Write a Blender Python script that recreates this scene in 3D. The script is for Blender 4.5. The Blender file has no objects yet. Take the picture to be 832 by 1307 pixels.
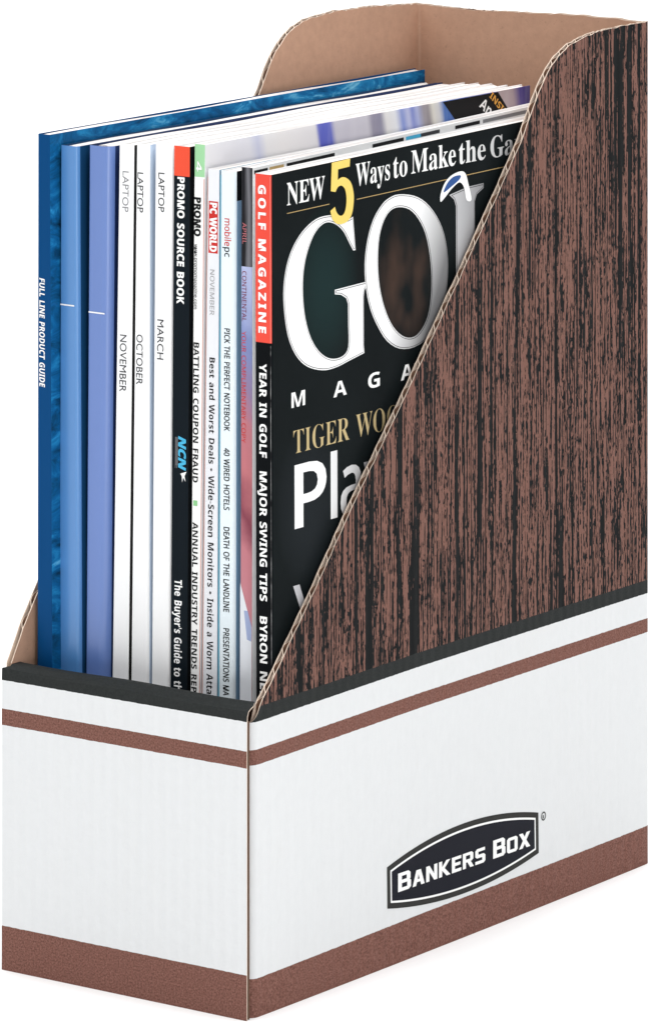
import bpy, math, random
from mathutils import Vector
random.seed(4)
S = bpy.context.scene
COL = S.collection
MM = 0.001

# ------------------------------------------------------------------ camera
cd = bpy.data.cameras.new('camera')
cam = bpy.data.objects.new('camera', cd)
COL.objects.link(cam)
cam.location = (1.16555, -1.56981, 0.56715)
cam.rotation_euler = (math.radians(90), 0, 0.62571)
cd.sensor_fit = 'HORIZONTAL'
cd.sensor_width = 36.0
cd.lens = 7279.82 / 832 * 36.0
cd.shift_x = 6.67 / 832
cd.shift_y = -1460.78 / 832
cd.clip_start = 0.05
cd.clip_end = 100
S.camera = cam

# ------------------------------------------------------------------ light
w = bpy.data.worlds.new('World')
S.world = w
w.use_nodes = True
bg = w.node_tree.nodes['Background']
bg.inputs[0].default_value = (0.97, 0.985, 1.0, 1)
bg.inputs[1].default_value = 0.33

def lamp(name, loc, target, sx, sy, power, col=(1, 1, 1)):
    l = bpy.data.lights.new(name, 'AREA')
    l.shape = 'RECTANGLE'
    l.size = sx
    l.size_y = sy
    l.energy = power
    l.color = col
    o = bpy.data.objects.new(name, l)
    COL.objects.link(o)
    o.location = loc
    d = Vector(target) - Vector(loc)
    o.rotation_euler = d.to_track_quat('-Z', 'Y').to_euler()
    return o

lamp('overhead_softbox', (-0.3, 0.1, 2.8), (-0.3, 0.1, 0), 6.0, 6.0, 258)
lamp('key_softbox', (1.9, -0.9, 1.5), (0, 0.1, 0.15), 1.0, 1.0, 1.5)
lamp('added_highlight_lamp', (1.25, -0.85, 0.12), (-0.05, 0.05, 0.22), 0.13, 0.16, 3.0)  # unseen low lamp, added to put highlights on the blue spines' rounded edges

S.view_settings.view_transform = 'Standard'
S.view_settings.look = 'None'
S.view_settings.exposure = 0.0
S.view_settings.gamma = 1.0

# ------------------------------------------------------------------ materials
class Nodes:
    def __init__(s, name, rough=0.6, spec=0.3):
        s.m = bpy.data.materials.new(name)
        s.m.use_nodes = True
        s.t = s.m.node_tree
        s.b = s.t.nodes['Principled BSDF']
        s.b.inputs['Roughness'].default_value = rough
        s.b.inputs['Specular IOR Level'].default_value = spec
        s._xyz = None
    def put(s, sock, v):
        if isinstance(v, bpy.types.NodeSocket):
            s.t.links.new(v, sock)
        elif isinstance(v, (tuple, list)) and len(v) == 3 and sock.type == 'RGBA':
            sock.default_value = (*v, 1)
        else:
            sock.default_value = v
    def obj(s):
        return s.t.nodes.new('ShaderNodeTexCoord').outputs['Object']
    def xyz(s):
        if s._xyz is None:
            n = s.t.nodes.new('ShaderNodeSeparateXYZ')
            s.t.links.new(s.obj(), n.inputs[0])
            s._xyz = n.outputs
        return s._xyz
    def math(s, op, a, b=0.0, c=0.0):
        n = s.t.nodes.new('ShaderNodeMath')
        n.operation = op
        for i, v in enumerate((a, b, c)):
            s.put(n.inputs[i], v)
        return n.outputs[0]
    def scaled(s, sx, sy, sz, off=(0, 0, 0)):
        n = s.t.nodes.new('ShaderNodeMapping')
        s.t.links.new(s.obj(), n.inputs[0])
        n.inputs['Scale'].default_value = (sx, sy, sz)
        n.inputs['Location'].default_value = off
        return n.outputs[0]
    def noise(s, vec, scale=1.0, detail=2.0, rough=0.5, dist=0.0):
        n = s.t.nodes.new('ShaderNodeTexNoise')
        s.put(n.inputs['Vector'], vec)
        n.inputs['Scale'].default_value = scale
        n.inputs['Detail'].default_value = detail
        n.inputs['Roughness'].default_value = rough
        n.inputs['Distortion'].default_value = dist
        return n.outputs[0]
    def ramp(s, f, stops, interp='LINEAR'):
        n = s.t.nodes.new('ShaderNodeValToRGB')
        s.put(n.inputs[0], f)
        r = n.color_ramp
        r.interpolation = interp
        while len(r.elements) < len(stops):
            r.elements.new(0.5)
        for e, (p, c) in zip(r.elements, stops):
            e.position = p
            e.color = (*c, 1) if not isinstance(c, (int, float)) else (c, c, c, 1)
        return n.outputs[0]
    def mix(s, f, a, b, mode='MIX'):
        n = s.t.nodes.new('ShaderNodeMix')
        n.data_type = 'RGBA'
        n.blend_type = mode
        s.put(n.inputs[0], f)
        s.put(n.inputs[6], a)
        s.put(n.inputs[7], b)
        return n.outputs[2]
    def bump(s, h, strength=0.2, dist=0.0005):
        n = s.t.nodes.new('ShaderNodeBump')
        n.inputs['Strength'].default_value = strength
        n.inputs['Distance'].default_value = dist
        s.put(n.inputs['Height'], h)
        s.t.links.new(n.outputs[0], s.b.inputs['Normal'])
    def color(s, c):
        s.put(s.b.inputs['Base Color'], c)
        return s.m

def flat(name, c, rough=0.5, spec=0.06, vary=0.06):
    n = Nodes(name, rough, spec)
    f = n.noise(n.obj(), 90, 3)
    lo = tuple(v * (1 - vary) for v in c)
    hi = tuple(min(1, v * (1 + vary)) for v in c)
    return n.color(n.mix(f, lo, hi))

def paper(name, c, rough=0.35, spec=0.08):
    n = Nodes(name, rough, spec)
    f = n.noise(n.scaled(60, 60, 9), 1, 3)
    n.bump(n.noise(n.scaled(45, 45, 7), 1, 2), 0.12, 0.002)
    return n.color(n.mix(f, tuple(v * .95 for v in c), tuple(min(1, v * 1.04) for v in c)))

ZK1 = 0.1080
BROWN = (0.185, 0.084, 0.064)
INK = (0.0105, 0.0115, 0.012)

def board_print(along):
    """white board with brown bands below, black band and wood grain above"""
    n = Nodes('printed_board', 0.65, 0.045)
    x, y, z = n.xyz()
    a = x if along == 'x' else y
    # edges of the print wander a little
    wob = n.math('MULTIPLY', n.math('SUBTRACT', n.noise(n.obj(), 420, 2), 0.5), 0.0004)
    zz = n.math('ADD', z, wob)
    ZB, ZS0, ZS1, ZK0 = (0.0157, 0.0868, 0.0926, 0.1027) if along == 'x' else (0.0145, 0.0879, 0.0932, 0.1027)
    if along == 'y':    # the print sits a little lower towards the front corner
        dip = n.math('MAXIMUM', n.math('SUBTRACT', 1.0, n.math('DIVIDE', y, 0.105)), 0.0)
        zz = n.math('ADD', zz, n.math('MULTIPLY', dip, 0.0011))
    def above(h):
        return n.math('GREATER_THAN', zz, h)
    # paper: fibre mottling and a faint uneven tone, stretched upright
    fib = n.noise(n.obj(), 260, 4, 0.6)
    big = n.noise(n.scaled(40, 40, 6), 1, 3)
    white = n.mix(fib, (0.658, 0.668, 0.674), (0.702, 0.710, 0.714))
    white = n.mix(n.math('MULTIPLY', big, 0.35), white, (0.672, 0.687, 0.696))
    rub = n.ramp(n.noise(n.scaled(24, 24, 15, (2, 6, 1)), 1, 5, .65), [(0.56, 0.0), (0.72, 1.0)])
    white = n.mix(n.math('MULTIPLY', rub, 0.5), white, (0.655, 0.655, 0.650))
    # brown ink: speckled
    sp = n.noise(n.obj(), 1500, 3, 0.7)
    sp2 = n.noise(n.scaled(700, 700, 120), 1, 2)
    br = n.mix(n.ramp(sp, [(0.38, 0.0), (0.66, 1.0)]), (0.108, 0.047, 0.037), (0.285, 0.142, 0.114))
    br = n.mix(n.math('MULTIPLY', sp2, 0.5), br, BROWN)
    blk = n.mix(sp, (0.012, 0.014, 0.014), (0.040, 0.043, 0.042))
    # wood grain: broad black streaks, narrow streaks and vertical mottling
    sa, sb = (1, 0) if along == 'x' else (0, 1)
    def streak(f, fz, det, ro, off, dist=0.0):
        return n.noise(n.scaled(f * sa + 3 * sb, f * sb + 3 * sa, fz, off), 1, det, ro, dist)
    broad = streak(185, 3.4, 4, 0.55, (3.1, 7.7, 1.3), 0.05)
    mid = streak(330, 9, 3, 0.6, (1, 2, 5))
    fine = streak(1120, 42, 1.6, 0.5, (9, 4, 2), 0.15)
    mott = streak(1100, 360, 2, 0.55, (2, 8, 6), 0.3)
    g = n.math('ADD', n.math('MULTIPLY', n.math('SUBTRACT', fine, 0.5), 1.45),
               n.math('MULTIPLY', n.math('SUBTRACT', mott, 0.5), 1.05))
    g = n.math('ADD', g, n.math('MULTIPLY', n.math('SUBTRACT', mid, 0.5), 0.6))
    bb = n.ramp(broad, [(0.37, 1.0), (0.46, 0.0)])
    g = n.math('SUBTRACT', g, n.math('MULTIPLY', bb, 0.5))
    thin = n.ramp(streak(760, 6.5, 2, 0.5, (5, 1, 8)), [(0.37, 1.0), (0.41, 0.0)])
    g = n.math('SUBTRACT', g, n.math('MULTIPLY', thin, 0.32))
    gm = n.ramp(n.math('ADD', g, 0.5), [(0.455, 0.0), (0.49, 1.0)])
    wood_b = n.mix(sp, (0.135, 0.066, 0.051), (0.245, 0.128, 0.102))
    wood = n.mix(gm, INK, wood_b)
    c = n.mix(above(ZB), br, white)
    c = n.mix(above(ZS0), c, br)
    c = n.mix(above(ZS1), c, white)
    c = n.mix(above(ZK0), c, blk)
    if along == 'y':
        c = n.mix(above(ZK1 - 0.0002), c, wood)
    fl = n.math('SINE', n.math('MULTIPLY', a, 2 * math.pi / 0.0052))
    h = n.math('ADD', n.math('MULTIPLY', fl, 0.5), n.math('MULTIPLY', n.noise(n.obj(), 160, 3), 2.2))
    dent = n.noise(n.scaled(16, 16, 9), 1, 2)
    n.bump(n.math('ADD', h, n.math('MULTIPLY', dent, 9.0)), 0.32, 0.0006)
    return n.color(c)

def kraft(name='kraft_board', c=(0.530, 0.322, 0.222)):
    n = Nodes(name, 0.85, 0.12)
    f = n.noise(n.scaled(300, 300, 300), 1, 4, 0.65)
    g = n.noise(n.scaled(110, 110, 14), 1, 3)
    spk = n.ramp(n.noise(n.obj(), 900, 2, 0.7), [(0.30, 1.0), (0.36, 0.0)])
    k = n.mix(f, tuple(v * .80 for v in c), tuple(v * 1.18 for v in c))
    k = n.mix(n.math('MULTIPLY', g, 0.35), k, tuple(v * .86 for v in c))
    k = n.mix(n.math('MULTIPLY', spk, 0.35), k, tuple(v * .5 for v in c))
    n.bump(n.noise(n.scaled(190, 190, 8), 1, 2), 0.15, 0.001)
    return n.color(k)

M_SIDE = board_print('y')
M_FRONT = board_print('x')
M_KRAFT = kraft()
M_RAW = kraft('raw_board_edge', (0.74, 0.60, 0.49))
M_FLUTE = kraft('shaded_corrugated_medium', (0.17, 0.095, 0.062))  # kraft darkened: shade of the narrow board gaps put into its colour
M_PAGES = None

# ------------------------------------------------------------------ mesh helpers
def link(name, verts, faces, mats, parent=None, fm=None, smooth=False):
    me = bpy.data.meshes.new(name)
    me.from_pydata([tuple(c * MM for c in v) for v in verts], [], faces)
    if not isinstance(mats, (list, tuple)):
        mats = [mats]
    for m in mats:
        me.materials.append(m)
    if fm:
        for p, i in zip(me.polygons, fm):
            p.material_index = i
    if smooth:
        me.polygons.foreach_set('use_smooth', [True] * len(me.polygons))
    me.update()
    o = bpy.data.objects.new(name, me)
    COL.objects.link(o)
    if parent:
        o.parent = parent
        if parent.type == 'EMPTY':
            o.matrix_parent_inverse = parent.matrix_world.inverted()
    return o

def empty(name, loc, label, cat, group=None):
    o = bpy.data.objects.new(name, None)
    o.empty_display_size = 0.02
    o.location = tuple(c * MM for c in loc)
    COL.objects.link(o)
    o['label'] = label
    o['category'] = cat
    if group:
        o['group'] = group
    bpy.context.view_layer.update()
    return o

def normals(path):
    res = []
    for i in range(len(path)):
        a = path[max(i - 1, 0)]
        b = path[min(i + 1, len(path) - 1)]
        dx, dy = b[0] - a[0], b[1] - a[1]
        L = math.hypot(dx, dy) or 1
        res.append((-dy / L, dx / L))
    return res

def offset_path(path, d):
    """offset to the left of the walking direction"""
    out = []
    n = len(path)
    for i, p in enumerate(path):
        segs = []
        if i > 0:
            segs.append((path[i - 1], p))
        if i < n - 1:
            segs.append((p, path[i + 1]))
        ns = []
        for a, b in segs:
            dx, dy = b[0] - a[0], b[1] - a[1]
            L = math.hypot(dx, dy) or 1
            ns.append((-dy / L, dx / L))
        nx = sum(q[0] for q in ns)
        ny = sum(q[1] for q in ns)
        L = math.hypot(nx, ny) or 1
        nx, ny = nx / L, ny / L
        k = nx * ns[0][0] + ny * ns[0][1]
        out.append((p[0] + nx * d / max(k, .5), p[1] + ny * d / max(k, .5)))
    return out

def sheet(name, outer, inner, zs, mats, parent=None, pick=None, smooth=False, warp=None):
    """a closed sheet: two plan paths, extruded; zs(i) gives the list of heights of column i"""
    n = len(outer)
    V, F, FM = [], [], []
    k = len(zs(0))
    idx = []
    for i in range(n):
        col = []
        for p in (outer[i], inner[i]):
            row = []
            for z in zs(i):
                q = (p[0], p[1], z)
                if warp:
                    q = warp(q)
                row.append(len(V))
                V.append(q)
            col.append(row)
        idx.append(col)
    def add(f, i, j, side):
        F.append(f)
        FM.append(pick(i, j, side) if pick else 0)
    for i in range(n - 1):
        for j in range(k - 1):
            a, b = idx[i][0], idx[i + 1][0]
            add((a[j], b[j], b[j + 1], a[j + 1]), i, j, 'out')
            a, b = idx[i][1], idx[i + 1][1]
            add((b[j], a[j], a[j + 1], b[j + 1]), i, j, 'in')
        add((idx[i][0][-1], idx[i + 1][0][-1], idx[i + 1][1][-1], idx[i][1][-1]), i, k - 1, 'top')
        add((idx[i + 1][0][0], idx[i][0][0], idx[i][1][0], idx[i + 1][1][0]), i, 0, 'bottom')
    for i in (0, n - 1):
        for j in range(k - 1):
            f = (idx[i][0][j], idx[i][0][j + 1], idx[i][1][j + 1], idx[i][1][j])
            add(f if i == 0 else f[::-1], i, j, 'end')
    return link(name, V, F, mats, parent, FM, smooth)

def arc(cx, cy, r, a0, a1, n):
    return [(cx + r * math.cos(math.radians(a0 + (a1 - a0) * i / n)),
             cy + r * math.sin(math.radians(a0 + (a1 - a0) * i / n))) for i in range(n + 1)]

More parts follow.
